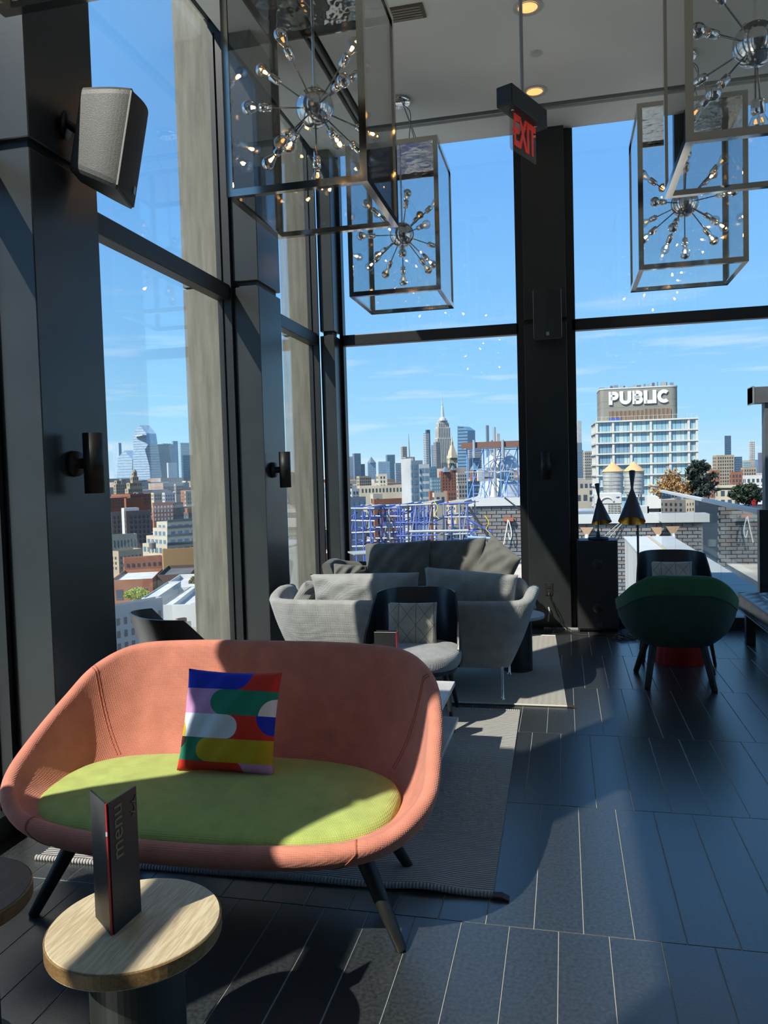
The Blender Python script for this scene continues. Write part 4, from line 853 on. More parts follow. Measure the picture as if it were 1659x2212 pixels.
def building(label, x0, xs, x1, yt, D, wall, win=WIN, phi=28, colw=None, rowh=3.6, wf=.55, hf=.6, ybot=None, roof='grey', name='building', cat='building', depth=None, group=GRP, par=.8, **kw):
    """two-faced block: near corner on the line of sight at (xs, yt), distance D along the room"""
    ph = math.radians(phi)-math.atan2(ray(xs, yt).x, ray(xs, yt).y); e1 = Vector((math.cos(ph), math.sin(ph), 0)); e2 = Vector((-math.sin(ph), math.cos(ph), 0)); T = at(xs, yt, D); P = Vector((T.x, T.y, 0))
    L1 = solve_len(P, e1, x1, yt); L2 = solve_len(P, e2, x0, yt) if xs-x0 > .6 else (depth or max(8, L1*.8))
    if not (0 < L1 < 900): L1 = 20
    if not (0 < L2 < 900): L2 = 20
    if D < 300: L2 = min(L2, 26); L1 = min(L1, 45)
    t = thing(name, label, cat, (0, 0, 0), 0, group); zv = at(xs, ybot, D).z if ybot else ZG
    block(t, P, e1, e2, L1, L2, ZG, T.z, wallm(wall), win, colw or max(2.6, D*.0019), max(rowh, D*.0023), wf, hf, zvis=zv, roof=roof, par=par, **kw); t['c'] = 0
    del t['c']; return t, P, e1, e2, L1, L2, T.z
def mast(root, x, y, z0, z1, r, m): MB().lathe([(r, z0), (r*.25, z1)], (x, y, 0), 8).build('mast', m, root)
# ---- left window skyline
building('pale glass tower at the far left of the left window skyline', 243, 256, 262, 957, 4300, 'sky', WINL, wf=.5, hf=.5, ybot=1040)
def wedge_tower(label, pts, D, dep, wall, win=None, bands=0):
    """pts: silhouette in photo order (px, py) from lower left round to lower right, stands dep metres thick"""
    t = thing('glass_tower', label, 'tower', (0, 0, 0), 0, GRP); F = [at(x, y, D) for x, y in pts]; F[0].z = ZG; F[-1].z = ZG; n = len(F); sh = Vector((dep*.35, dep, 0))
    c = sum((Vector(p) for p in F), Vector())/n
    mb = MB(); mb.add([tuple(p) for p in F]+[tuple(p+sh) for p in F], [tuple(range(n))[::-1] if False else tuple(range(n)), tuple(range(n, 2*n))[::-1]]+[(i, n+i, n+(i+1) % n, (i+1) % n) for i in range(n)])
    mb.build('curtain_wall', wallm(wall), t, weld=1e-3); FOOT.append((c.x, D+dep/2, (F[-1]-F[0]).length*.6))
    if bands:
        zt = max(p.z for p in F); zb = at(pts[0][0], 1060, D).z; bm_ = MB()
        for k in range(bands):
            z = zb+(zt-zb)*(k+.5)/bands; xs = []
            for i in range(n):
                a, b = F[i], F[(i+1) % n]
                if (a.z-z)*(b.z-z) < 0: xs.append(a.x+(b.x-a.x)*(z-a.z)/(b.z-a.z))
            if len(xs) >= 2: xs.sort(); bm_.box((xs[0]+1, D-1.2, z), (xs[-1]-1, D, z+1.6))
        stuff(bm_.build('floor_lines', win or WINL, t))
    return t
wedge_tower('blue glass tower with a slanted peak left of the tallest tower', [(251, 1060), (254, 990), (268, 973), (286, 992), (284, 1060)], 3900, 60, 'sky', WINL, 14)
t = wedge_tower('tallest blue glass tower with pointed top and viewing ledge, left window', [(286, 1060), (288, 936), (301, 918), (316, 936), (319, 957), (327, 1060)], 3600, 60, 'sky', WINL, 26)
P = at(292, 941, 3590); Q = at(314, 941, 3590); MB().add([(P.x, 3590, P.z), (Q.x, 3560, P.z+2), (Q.x, 3640, P.z+2), (P.x, 3640, P.z), (P.x, 3590, P.z-6), (Q.x, 3560, P.z-3), (Q.x, 3640, P.z-3), (P.x, 3640, P.z-6)], [(0, 1, 2, 3), (4, 7, 6, 5), (0, 4, 5, 1), (1, 5, 6, 2), (2, 6, 7, 3), (3, 7, 4, 0)]).build('ledge', BAND, t)
wedge_tower('dark blue striped tower leaning right beside the tallest tower', [(339, 1060), (313, 971), (320, 960), (341, 960), (354, 1060)], 3200, 60, 'navy', WINB, 18)
wedge_tower('dark blue tower front behind the leaning tower', [(340, 1060), (339, 960), (352, 958), (355, 1060)], 3450, 50, 'steel', WINL, 0)
building('clear blue tower with a stepped top right of the leaning tower', 352, 354, 376, 960, 3700, 'blue', WINB, ybot=1040); building('blue tower with a small raised block on top', 371, 374, 384, 953, 4000, 'blue', None)
building('pale blue square tower in front of the clear blue towers', 360, 363, 382, 1000, 2600, 'ltgrey', WINL, ybot=1050); building('teal glass tower at the right edge of the left window', 386, 390, 420, 957, 3000, 'teal', WINL, wf=.7, ybot=1050)
def stepped(label, secs, D, wall, win, phi=28, colw=3, rowh=4, group=GRP, name='building', cat='building', wf=.45, hf=.7):
    """secs: list of (px0, pxsplit, px1, ytop) from widest/lowest to narrowest/highest"""
    t = thing(name, label, cat, (0, 0, 0), 0, group); ph = math.radians(phi)-math.atan2(ray(secs[0][1], secs[0][3]).x, ray(secs[0][1], secs[0][3]).y); e1 = Vector((math.cos(ph), math.sin(ph), 0)); e2 = Vector((-math.sin(ph), math.cos(ph), 0)); zp = ZG; prevz = None
    for i, (x0, xs, x1, yt) in enumerate(secs):
        T = at(xs, yt, D+i*D*.0015); P = Vector((T.x, T.y, 0)); L1 = solve_len(P, e1, x1, yt); L2 = solve_len(P, e2, x0, yt)
        block(t, P, e1, e2, max(2, L1), max(2, L2), zp, T.z, wallm(wall), win, colw, rowh, wf, hf, nm='wall', zvis=max(zp, at(xs, 1075, D).z), roof='grey' if i < len(secs)-1 else None, par=0); zp = T.z-.5
    return t, P, e1, e2, L1, L2, T.z
tw = stepped('tan stepped apartment tower with a domed top, left window', [(270, 277, 308, 1056), (273, 280, 306, 1043), (281, 286, 299, 1030), (284, 288, 296, 1020)], 900, 'tan', WIN, 40, 3.2, 4.2)
c = tw[1]+tw[2]*tw[4]*.5+tw[3]*tw[5]*.5; MB().lathe([(3.0, 0), (2.8, 1.6), (1.6, 3.4), (.3, 4.2), (.1, 6)], (c.x, c.y, tw[6]), 16).build('dome', wallm('olive'), tw[0])
stepped('tan twin-shouldered block left of the domed tower', [(245, 250, 274, 1046), (247, 252, 262, 1038), (258, 262, 273, 1035)], 1000, 'tan', WIN, 40, 3.5, 4.2)
building('pale roofed low block at the foot of the domed tower', 268, 272, 310, 1078, 720, 'brick', None, ybot=1085, roof='white'); building('grey box tower with a flat top before the blue towers', 376, 379, 397, 1047, 800, 'stone', WIN, ybot=1070)
building('cream low block before the blue skyline towers', 326, 332, 350, 1066, 760, 'cream', WIN, ybot=1085); building('cream blocks at the right of the left window', 398, 401, 424, 1063, 620, 'tan', WIN, ybot=1110); building('pale grey narrow block near the horizon in the left window', 350, 356, 378, 1066, 700, 'ltgrey', WIN, ybot=1085)
building('red brick block with rows of white-trimmed windows', 328, 331, 374, 1089, 430, 'redbrick', WINL, phi=14, colw=2.0, rowh=2.5, wf=.45, ybot=1128, roof='white'); building('dark brick block right of the red brick block', 374, 376, 396, 1088, 440, 'dkbrick', WIN, phi=20, colw=2, rowh=2.4, ybot=1118)
building('dark brown old brick block at the left edge of the left window', 236, 240, 268, 1110, 350, 'dkbrick', WIN, phi=10, colw=1.9, rowh=2.3, wf=.4, ybot=1170); building('long dark brown apartment block with a white roof house', 268, 272, 326, 1108, 335, 'dkbrick', WIN, phi=14, colw=2.0, rowh=2.4, wf=.4, hf=.5, ybot=1180, roof='white')
tb_ = building('white rooftop house above the long dark brown block', 262, 268, 300, 1098, 345, 'white', None, phi=14, par=0)
# beige terraced block, three steps
t = thing('building', 'beige terraced block with dark balcony bands', 'building', (0, 0, 0), 0, GRP)
for i, (x0, xs, x1, yt, D) in enumerate(((308, 361, 430, 1178, 262), (316, 361, 430, 1160, 266), (330, 361, 430, 1142, 270), (338, 361, 430, 1128, 274))):
    T = at(xs, yt, D); P = Vector((T.x, T.y, 0)); pz = .52-math.atan2(ray(xs, yt).x, ray(xs, yt).y); e1 = Vector((math.cos(pz), math.sin(pz), 0)); e2 = Vector((-math.sin(pz), math.cos(pz), 0)); L1 = solve_len(P, e1, x1, yt); L2 = solve_len(P, e2, x0, yt)
    L1 = L1 if 0 < L1 < 60 else 30; L2 = L2 if 0 < L2 < 60 else 18
    block(t, P, e1, e2, L1, L2, ZG if i == 0 else T.z-3.4, T.z, wallm('cream'), WINB, 3.0, 3.1, .62, .6, zvis=at(xs, 1190, D).z if i == 0 else T.z-3.3, roof='grey', par=0, nm='terrace_wall')
    zr = T.z; n1 = Vector((e1.y, -e1.x, 0)); MB().prism([(v.x, v.y) for v in (P+n1*.4, P+e1*L1+n1*.4, P+e1*L1, P)], zr-.1, zr+.9).build('balcony_band', mat('balcony_dark', (.09, .10, .105), .5), t)
building('grey-green flat roofed block left of the beige terraces', 236, 241, 296, 1161, 250, 'olive', WIN, phi=12, colw=1.2, rowh=3.6, wf=.25, hf=.7, ybot=1190, roof='grey'); building('yellow corner block with a long dark brick side', 236, 256, 308, 1196, 215, 'tan', WIN, phi=40, colw=1.5, rowh=1.6, wf=.45, hf=.5, ybot=1236, roof='grey')
building('orange-red brick block with a white cornice and two window rows', 266, 268, 352, 1212, 205, 'redbrick', WIN, phi=4, colw=1.5, rowh=1.55, wf=.45, hf=.6, ybot=1236, roof='white'); building('blank orange-tan party wall block in the left window', 350, 352, 419, 1194, 185, 'ochre', None, phi=6, roof='grey')
def water_tank(label, px, yt, yb, D, wpx, cone_c, body_c, legs=True, group='rooftop water tanks'):
    T = at(px, yt, D); B = at(px, yb, D); h = T.z-B.z; r = wpx/2*D/FPX*1.02; t = thing('water_tank', label, 'water tank', (T.x, D+r, B.z), 0, group)
    bz = h*.25 if legs else 0; MB().lathe([(0, bz), (r*.97, bz), (r, h*.78), (0, h*.78)], n=28, smooth=False).build('tank', body_c, t); MB().lathe([(r*1.08, h*.77), (r*1.06, h*.785), (.02, h)], n=28, smooth=False).build('conical_roof', cone_c, t)
    for k in range(6):
        z = bz+(h*.76-bz)*(k+.5)/6; MB().lathe([(r*.985+.03, z), (r*.985+.06, z+.05), (r*.985+.03, z+.1)], n=28, caps=False).build('hoop', mat('hoop_steel', (.2, .2, .2), .5), t)
    if legs:
        for k in range(4): a = k*PI/2+.5; MB().tube([(r*.8*math.cos(a), r*.8*math.sin(a), -.5), (r*.8*math.cos(a), r*.8*math.sin(a), bz)], .12, 6).build('leg', mat('hoop_steel', (0, 0, 0)), t)
    return t
water_tank('dark wooden water tank on a roof in the left window', 325, 1168, 1192, 225, 16, mat('tank_dark', (.16, .16, .17), .7), mat('tank_wood_dark', (.10, .095, .09), .8))
def leafy(label, px, yt, yb, D, wpx, col, name='tree', cat='tree', seed=1, nb=1400, trunk=True, shape='round', leaf=.3, group=None, trunkc=(.08, .06, .045)):
    T = at(px, yt, D); B = at(px, yb, D); h = T.z-B.z; r = wpx/2*D/FPX; t = thing(name, label, cat, (T.x, D+r*.6, B.z), 0, group); rn = random.Random(seed); mb = MB()
    for k in range(nb):
        if shape == 'round':
            while True:
                x, y, z = rn.uniform(-1, 1), rn.uniform(-1, 1), rn.uniform(-1, 1); q = x*x+y*y+z*z
                if .2 < q < 1*(.75+.25*math.sin(4*x+seed)*math.cos(3*z)): break
            p = Vector((x*r, y*r*.7, h*.56+z*h*.44))
        elif shape == 'airy':
            if k % 34 == 0: ba = rn.uniform(0, 2*PI); bz = h*rn.uniform(.12, .95); bl_ = r*(1.15-bz/h*.85)*rn.uniform(.6, 1.15); bs = rn.uniform(.25, .6)
            q = rn.random()**.7; p = Vector((math.cos(ba)*bl_*q, math.sin(ba)*bl_*q*.7, min(h*1.04, bz+bl_*q*bs)))+Vector((rn.gauss(0, .035*r), rn.gauss(0, .035*r), rn.gauss(0, .05*r)))
        elif shape == 'wisp':
            if k % 26 == 0: ba = rn.uniform(-1, 1)*r; bh = h*rn.uniform(.5, 1)*(1-.55*abs(ba/r)); lean = rn.gauss(0, .12*h)
            q = rn.random(); p = Vector((ba*(.35+.65*q)+lean*q*q+rn.gauss(0, .02*r), rn.uniform(-.3, .3)*r, bh*q))
        else:
            z = rn.random()**.8; rad = r*(1-z)**.7*rn.random()**.5*(1 if rn.random() < .8 else 1.3); a = rn.uniform(0, 2*PI); p = Vector((rad*math.cos(a), rad*math.sin(a)*.7, h*(.04+.96*z)))
        s = leaf*rn.uniform(.5, 1.2); d = Vector((rn.gauss(0, 1), rn.gauss(0, 1), rn.gauss(0, .7)+(.9 if shape != 'round' else .2))).normalized(); q = d.cross(Vector((rn.gauss(0, 1), rn.gauss(0, 1), rn.gauss(0, 1)))).normalized()
        mb.add([p-d*s*.5, p+q*s*.22, p+d*s*.5, p-q*s*.22], [(0, 1, 2, 3)])
    lm = mat('leaf_'+'_'.join('%02d' % int(c*99) for c in col), col, .7, vary=(1.5, .4)); stuff(mb.build('foliage', lm, t)); tm = MB()
    if trunk:
        tm.tube([(0, 0, 0), (r*.05, 0, h*.3), (0, r*.03, h*.75)], [h*.03, h*.022, h*.006], 8)
        for k in range(7): a = rn.uniform(0, 6.28); z = h*rn.uniform(.2, .6); tm.tube([(0, 0, z), (r*.55*math.cos(a), r*.5*math.sin(a), z+h*.28)], [h*.012, h*.004], 6)
        tm.build('trunk', mat('bark', trunkc, .9), t)
    return t
leafy('yellow-green spring tree between the low roofs of the left window', 284, 1272, 1304, 128, 68, (.30, .36, .06), seed=4, nb=5000, leaf=.55); leafy('bare brownish tree at the right of the left window', 414, 1245, 1280, 140, 26, (.16, .14, .06), seed=5, nb=900, leaf=.4)
building('large near roof with white parapet over grey brick', 232, 246, 352, 1322, 92, 'grey', WIN, phi=36, colw=1.15, rowh=1.7, wf=.4, hf=.55, roof='white', ybot=1420); building('white rooftop block behind the near grey brick roof', 300, 306, 338, 1296, 112, 'white', None, phi=-14, roof='white', par=.3); building('pale blue-grey roof house right of the white rooftop block', 348, 352, 372, 1310, 105, 'ltgrey', None, phi=-14, roof='white', par=.2)
building('tan low block with square windows above the coral sofa back', 398, 400, 440, 1360, 80, 'cream', WIN, phi=10, colw=2.2, rowh=2.6, wf=.5, hf=.55, roof='white'); building('pinkish brick low block at the lower right of the left window', 380, 384, 404, 1350, 95, 'redbrick', None, phi=25, roof='white')
building('brown brick low block with a wooden roof fence', 330, 340, 412, 1250, 160, 'brown', WIN, phi=-8, roof='dark', ybot=1275); building('pale roofed row behind the yellow-green tree', 236, 238, 330, 1262, 150, 'brick', WIN, phi=-10, roof='white', ybot=1290); building('grey roof row with white parapets in the left window', 336, 345, 430, 1282, 128, 'white', None, phi=-12, roof='white', par=1.0)
building('white low roof beside the near parapet roof', 352, 372, 436, 1320, 104, 'white', None, phi=-12, roof='white', par=.9)
# ---- narrow window by the corner
building('pale gridded office block seen through the narrow corner window', 606, 611, 655, 1006, 520, 'ltgrey', WINL, phi=18, colw=3, rowh=3.2, wf=.6, ybot=1085); building('white block under the gridded office in the narrow window', 640, 648, 712, 1050, 430, 'white', WINL, phi=18, ybot=1080); building('green netted low block in the narrow window', 610, 622, 690, 1094, 260, 'teal', None, phi=18)
# ---- far left window skyline
Cs = [
 ('pale residential tower at the left edge of the far window', 744, 748, 762, 987, 1900, 'ltgrey', WINL), ('dark blue-grey tower at the left of the far window', 761, 765, 779, 980, 2200, 'steel', WINB), ('short navy block beside the dark blue-grey tower', 777, 780, 788, 1003, 2300, 'navy', WINB),
 ('white-edged glass block right of the pyramid tower', 814, 817, 842, 998, 1700, 'sky', WINL), ('teal glass tower with a slanted top left of the grey slab', 833, 836, 853, 983, 1900, 'teal', WINB), ('dark narrow block left of the grey slab', 852, 855, 868, 1001, 1800, 'steel', WINL), ('pale square-topped tower behind the grey slab', 866, 869, 879, 965, 2400, 'stone', WIN),
 ('grey rooftop block with masts behind the grey slab', 868, 876, 896, 988, 1500, 'grey', WIN), ('black and white banded tower left of the great spire tower', 914, 920, 927, 936, 2300, 'steel', BAND), ('pale glass sliver tower beside the banded tower', 929, 931, 937, 962, 3000, 'sky', WINL), ('grey ribbed tower before the great spire tower', 936, 941, 952, 955, 1900, 'grey', WIN),
 ('dark glass tower top beside the banded tower', 919, 922, 929, 929, 2350, 'navy', None), ('dark banded office block right of the blue slab tower', 1010, 1014, 1040, 971, 1700, 'purple', BAND), ('low dark block under the banded office block', 1012, 1016, 1038, 990, 1500, 'navy', None), ('very thin dark tower high above the scaffold', 1049, 1051, 1056, 919, 4200, 'steel', WINB), ('pale thin stepped tower right of the very thin dark tower', 1070, 1073, 1080, 937, 4200, 'ltgrey', None), ('small dark tower beside the thin stepped tower', 1060, 1062, 1066, 951, 4000, 'steel', None),
 ('pale blue glass block right of the grey slab', 917, 919, 944, 1010, 900, 'teal', WINB), ('lower blue glass block with a square grid', 929, 932, 952, 1034, 780, 'teal', WINL), ('black glass box block before the brick towers', 1008, 1011, 1036, 1042, 620, 'navy', WINB), ('grey stone office block before the blue slab tower', 985, 988, 1008, 1023, 800, 'stone', WIN), ('lower grey stone block with dark windows under it', 986, 990, 1010, 1046, 640, 'stone', WIN), ('white slab block right of the pyramid roof', 1030, 1032, 1042, 1014, 900, 'white', None),
 ('cream low block with dark windows behind the scaffold', 934, 938, 964, 1068, 360, 'cream', WIN), ('brown narrow block beside the cream low block', 926, 928, 937, 1064, 380, 'redbrick', None), ('dark glass low block at the left of the far window', 750, 754, 790, 1078, 330, 'steel', WINB), ('tan stepped low block behind the scaffold', 800, 806, 826, 1071, 340, 'cream', WIN), ('red-brown block with a green copper cornice', 804, 808, 868, 1083, 300, 'brick', WIN), ('grey low rooftop block left of the cream long block', 752, 760, 776, 1058, 560, 'ltgrey', WIN), ('pale low roof block before the navy tower', 770, 776, 802, 1030, 900, 'tan', WIN),
 ('orange brick wing below the brick towers', 958, 966, 992, 1062, 700, 'redbrick', WIN), ('grey block behind the scaffold top', 1076, 1080, 1110, 1012, 800, 'ltgrey', WIN)]
for L_, x0, xs, x1, yt, D, wl, wn_ in Cs: building(L_, x0, xs, x1, yt, D, wl, wn_, ybot=min(1100, yt+90), wf=.8 if wn_ is BAND else .55, hf=.4 if wn_ is BAND else .6, roof='grey')
t, P, e1, e2, L1, L2, z = building('glass tower with a pyramid top in the far window', 789, 794, 812, 1000, 1800, 'sky', WINL, ybot=1035); c = P+e1*L1*.6+e2*L2*.5; A = at(802, 990, 1800+L2*.5); MB().lathe([(L1*.5, z), (.2, A.z+4)], (c.x, c.y, 0), 4, smooth=False).build('pyramid_roof', wallm('steel'), t)
t, P, e1, e2, L1, L2, z = building('tall grey blank slab with a dark glass side', 866, 888, 893, 993, 420, 'ltgrey', None, phi=18, roof='grey')
t, P, e1, e2, L1, L2, z = building('stepped glass block attached to the grey slab', 887, 889, 913, 998, 415, 'steel', WINB, phi=18, colw=2.4, rowh=4.2, wf=.82, hf=.62, ybot=1100); building('lower white-banded glass wing of the grey slab', 905, 906, 927, 1006, 412, 'ltgrey', WINB, phi=18, colw=2.6, rowh=4.2, wf=.86, hf=.62, ybot=1100)
mast(t, P.x+8, P.y+20, z, z+6, .4, wallm('grey'))
t = thing('mast_tower', 'slender broadcast mast above the grey slab roof', 'mast', (0, 0, 0), 0, GRP); A, B = at(882, 937, 2600), at(882, 1000, 2600); mast(t, A.x, 2600, B.z, A.z, 5, mat('mast_teal', (.25, .36, .40), .6)); MB().box((B.x-14, 2590, ZG), (B.x+14, 2620, B.z)).build('base_block', wallm('steel'), t)
t, P, e1, e2, L1, L2, z = building('long cream block with arched window rows in the far window', 772, 777, 872, 1052, 640, 'cream', WIN, phi=6, colw=3.0, rowh=5.4, wf=.5, hf=.62, ybot=1078, roof='white'); building('cream rooftop tower house above the arched block', 812, 817, 836, 1026, 660, 'cream', WIN, phi=10)
t, P, e1, e2, L1, L2, z = building('red-brown twin brick tower with a pyramid cap, left one', 948, 952, 975, 1020, 820, 'redbrick', WIN, colw=3.4, rowh=3.4, wf=.4, ybot=1075); c = P+e1*L1*.5+e2*L2*.5; MB().lathe([(L1*.45, z), (.2, z+6)], (c.x, c.y, 0), 4, smooth=False).build('pyramid_cap', wallm('steel'), t)
t, P, e1, e2, L1, L2, z = building('red-brown brick tower with a pyramid cap behind the twin', 970, 973, 986, 1016, 905, 'redbrick', WIN, colw=3.4, rowh=3.4, wf=.4, ybot=1075); c = P+e1*L1*.5+e2*L2*.5; MB().lathe([(L1*.45, z), (.2, z+6)], (c.x, c.y, 0), 4, smooth=False).build('pyramid_cap', wallm('steel'), t)
t, P, e1, e2, L1, L2, z = building('brick tower with a green pyramid roof right of the blue slab tower', 1015, 1019, 1034, 1016, 900, 'redbrick', WIN, colw=3.4, rowh=3.4, wf=.4, ybot=1050); c = P+e1*L1*.5+e2*L2*.5; MB().lathe([(L1*.6, z), (.2, z+9)], (c.x, c.y, 0), 4, smooth=False).build('pyramid_cap', wallm('teal'), t)
wedge_tower('tall blue glass slab tower with a slanted top right of the clock tower', [(988, 1060), (988, 920), (999, 921), (1010, 929), (1011, 1060)], 1900, 40, 'blue', WINB, 20)
tw = stepped('dark tower with an ornate crown right of the blue slab tower', [(1012, 1015, 1027, 950), (1013, 1016, 1026, 944)], 2600, 'stone', WIN, 28, 6, 8, wf=.4)
# great stepped tower with a spire
tw = stepped('great stone skyscraper with setbacks and a tall spire', [(934, 942, 979, 1000), (939, 945, 974, 946), (940, 946, 973, 923), (942, 947, 970, 913), (945, 949, 967, 908)], 3635, 'limestone', WIN, 28, 9, 200, wf=.35, hf=.97, name='skyscraper', cat='tower')
c = tw[1]+tw[2]*tw[4]*.5+tw[3]*tw[5]*.5; z = tw[6]; k = 3635/FPX; sc_ = lambda y: at(955, y, c.y).z
MB().lathe([(9*k, z-1), (7.5*k, sc_(904)), (4.2*k, sc_(901)), (3.4*k, sc_(888)), (2.6*k, sc_(880)), (1.8*k, sc_(877)), (1.5*k, sc_(872)), (.7*k, sc_(868)), (.6*k, sc_(858)), (.2*k, sc_(847))], (c.x, c.y, 0), 12, smooth=False).build('spire', mat('spire_steel', (.42, .47, .48), .4, metal=.3), tw[0])
tw = stepped('pale stone clock tower with a steep pyramid and lantern', [(967, 972, 987, 1000), (966, 971, 988, 989)], 1950, 'cream', WIN, 28, 5, 7, wf=.4, hf=.6, name='clock_tower', cat='tower')
c = tw[1]+tw[2]*tw[4]*.5+tw[3]*tw[5]*.5; z = tw[6]; k = 1950/FPX; sc_ = lambda y: at(976, y, c.y).z
MB().lathe([(10.5*k*1.2, z), (3.6*k, sc_(962)), (3.2*k, sc_(962)), (3.0*k, sc_(955)), (1.2*k, sc_(950)), (.3*k, sc_(942))], (c.x, c.y, 0), 4, smooth=False).build('pyramid_top', wallm('cream'), tw[0])
tw = stepped('white stone tower with an arched belfry behind the scaffold', [(1071, 1076, 1103, 1000), (1073, 1078, 1099, 985), (1075, 1080, 1094, 974)], 1100, 'white', WIN, 28, 4, 6, wf=.4)
c = tw[1]+tw[2]*tw[4]*.5+tw[3]*tw[5]*.5; MB().lathe([(6, 0), (4, 3), (2.5, 5), (2.2, 8), (.3, 11)], (c.x, c.y, tw[6]), 12, smooth=False).build('lantern', wallm('white'), tw[0])
# ---- far right window skyline
Cs = [('very thin pale gridded tower left of the hotel', 1244, 1247, 1256, 909, 4600, 'ltgrey', WINL, 28), ('grey-blue block under the thin pale tower', 1238, 1242, 1257, 957, 1700, 'steel', WINB, 28), ('blue-grey slab left of the hotel', 1236, 1241, 1260, 974, 1200, 'steel', WINB, 28), ('pale beige block just left of the hotel', 1259, 1263, 1284, 976, 1000, 'stone', WIN, 28),
 ('brown ribbed apartment tower right of the hotel', 1539, 1548, 1586, 985, 900, 'tan', WIN, 28), ('dark slim tower above the brown ribbed tower', 1565, 1567, 1579, 942, 2600, 'navy', WINB, 28), ('navy glass block beside the brown ribbed tower', 1584, 1587, 1603, 988, 1300, 'navy', WINB, 28), ('white gridded slim tower at the right', 1618, 1620, 1631, 953, 2600, 'white', WIN, 28), ('purple-grey tower by the steel post', 1637, 1640, 1664, 979, 1300, 'purple', WINB, 28), ('small blue block between slim tower and steel post', 1630, 1632, 1640, 994, 1500, 'blue', None, 28), ('teal stepped block left of the slim tower', 1604, 1608, 1622, 1000, 1500, 'teal', WINL, 28),
 ('pink brick block under the brown tower', 1531, 1535, 1555, 1018, 700, 'redbrick', WIN, 28), ('pink brick wide block below the navy block', 1576, 1579, 1604, 1022, 650, 'redbrick', WIN, 28), ('white low block with dark windows at the right', 1604, 1612, 1652, 1030, 500, 'white', WIN, 20), ('cream low block behind the dark shrub', 1545, 1552, 1600, 1053, 330, 'cream', WIN, 16), ('white low block behind the steel post', 1596, 1604, 1664, 1056, 300, 'white', WIN, 16), ('tan block left of the hotel foot', 1240, 1248, 1284, 1040, 420, 'stone', WIN, 24), ('pale block at the left edge of the right window', 1234, 1242, 1272, 1062, 300, 'cream', WIN, 24), ('tan low block below the teal stepped block', 1600, 1606, 1634, 1012, 900, 'tan', WIN, 28)]
for L_, x0, xs, x1, yt, D, wl, wn_, ph in Cs: building(L_, x0, xs, x1, yt, D, wl, wn_, phi=ph, ybot=min(1100, yt+90), roof='grey')
# hotel with the big letters -----------------------------------------
HD = 230.0; hot = thing('hotel', 'white-framed glass hotel with PUBLIC in big white letters on its grey crown', 'building', (0, 0, 0), 0)
phh = math.radians(3); e1 = Vector((math.cos(phh), math.sin(phh), 0)); e2 = Vector((-math.sin(phh), math.cos(phh), 0)); nf = Vector((e1.y, -e1.x, 0)); T = at(1289, 910, HD); P = Vector((T.x, T.y, 0))
L1 = solve_len(P, e1, 1505, 905); L2 = 16.0; FRW = mat('hotel_frame', (.48, .48, .45), .7); zt = T.z; rowh = 22.3*HD/FPX; NR = 12
HG = [mat('hotel_glass_%d' % i, c, .12, spec=.8) for i, c in enumerate(((.20, .34, .42), (.28, .42, .46), (.15, .24, .32), (.36, .46, .47)))]
poly = [P, P+e1*L1, P+e1*L1+e2*L2, P+e2*L2]; inset = [P+e1*.5+e2*.7, P+e1*(L1-.5)+e2*.7, P+e1*(L1-.5)+e2*(L2-.5), P+e1*.5+e2*(L2-.5)]
MB().prism([(p.x, p.y) for p in inset], ZG, zt-.2).build('core', mat('hotel_core', (.10, .13, .15), .5), hot)
bays = [0, .165, .345, .545, .735, .92, 1.0]
for r in range(NR+1):
    z = zt-r*rowh; q = [P-e1*.35-e2*.35, P+e1*(L1+.35)-e2*.35, P+e1*(L1+.35)+e2*L2, P-e1*.35+e2*L2]; MB().prism([(p.x, p.y) for p in q], z-.42, z).build('floor_edge', FRW, hot)
for b in bays:
    p0 = P+e1*(L1*b); q = [p0-e1*.32-e2*.12, p0+e1*.32-e2*.12, p0+e1*.32+e2*.7, p0-e1*.32+e2*.7]; MB().prism([(p.x, p.y) for p in q], ZG, zt-.05).build('column_strip', FRW, hot)
for k in (.25, .5, .75, 1.0):
    p0 = P+e2*(L2*k); q = [p0-e1*.12-e2*.3, p0+e1*.7-e2*.3, p0+e1*.7+e2*.3, p0-e1*.12+e2*.3]; MB().prism([(p.x, p.y) for p in q], ZG, zt-.05).build('column_strip', FRW, hot)
rn = random.Random(5); pane_cache = {}
for r in range(NR):
    for bi in range(6):
        x0b, x1b = L1*bays[bi]+.34, L1*bays[bi+1]-.34; nw = 4 if x1b-x0b > 3 else 2; splits = [0, .3, .62, .86, 1] if nw == 4 else [0, .55, 1]
        if bi == 2: splits = [0, .27, .55, .82, 1]
        for s in range(len(splits)-1):
            a, b = x0b+(x1b-x0b)*splits[s]+.04, x0b+(x1b-x0b)*splits[s+1]-.04; mi = (2 if (r in (2, 3, 4) and bi < 2) else (0 if (s+bi) % 3 else 1)) if rn.random() < .8 else 3
            key = (round(b-a, 3), mi)
            if key not in pane_cache: pane_cache[key] = MB().box((0, -.05, 0), (b-a, .05, rowh-.5)).mesh('window_pane', HG[mi])
            p0 = P+e1*a+e2*.5; o = put('window_pane', pane_cache[key], hot, (p0.x, p0.y, zt-(r+1)*rowh+.03)); o.rotation_euler = (0, 0, phh)
    for k in range(4):
        p0 = P+e2*(L2*(k*.25)+.5)+e1*.4; key = ('side', k)
        if key not in pane_cache: pane_cache[key] = MB().box((-.05, 0, 0), (.05, L2*.25-1.0, rowh-.5)).mesh('window_pane', HG[k % 2])
        o = put('window_pane', pane_cache[key], hot, (p0.x, p0.y, zt-(r+1)*rowh+.03)); o.rotation_euler = (0, 0, phh)
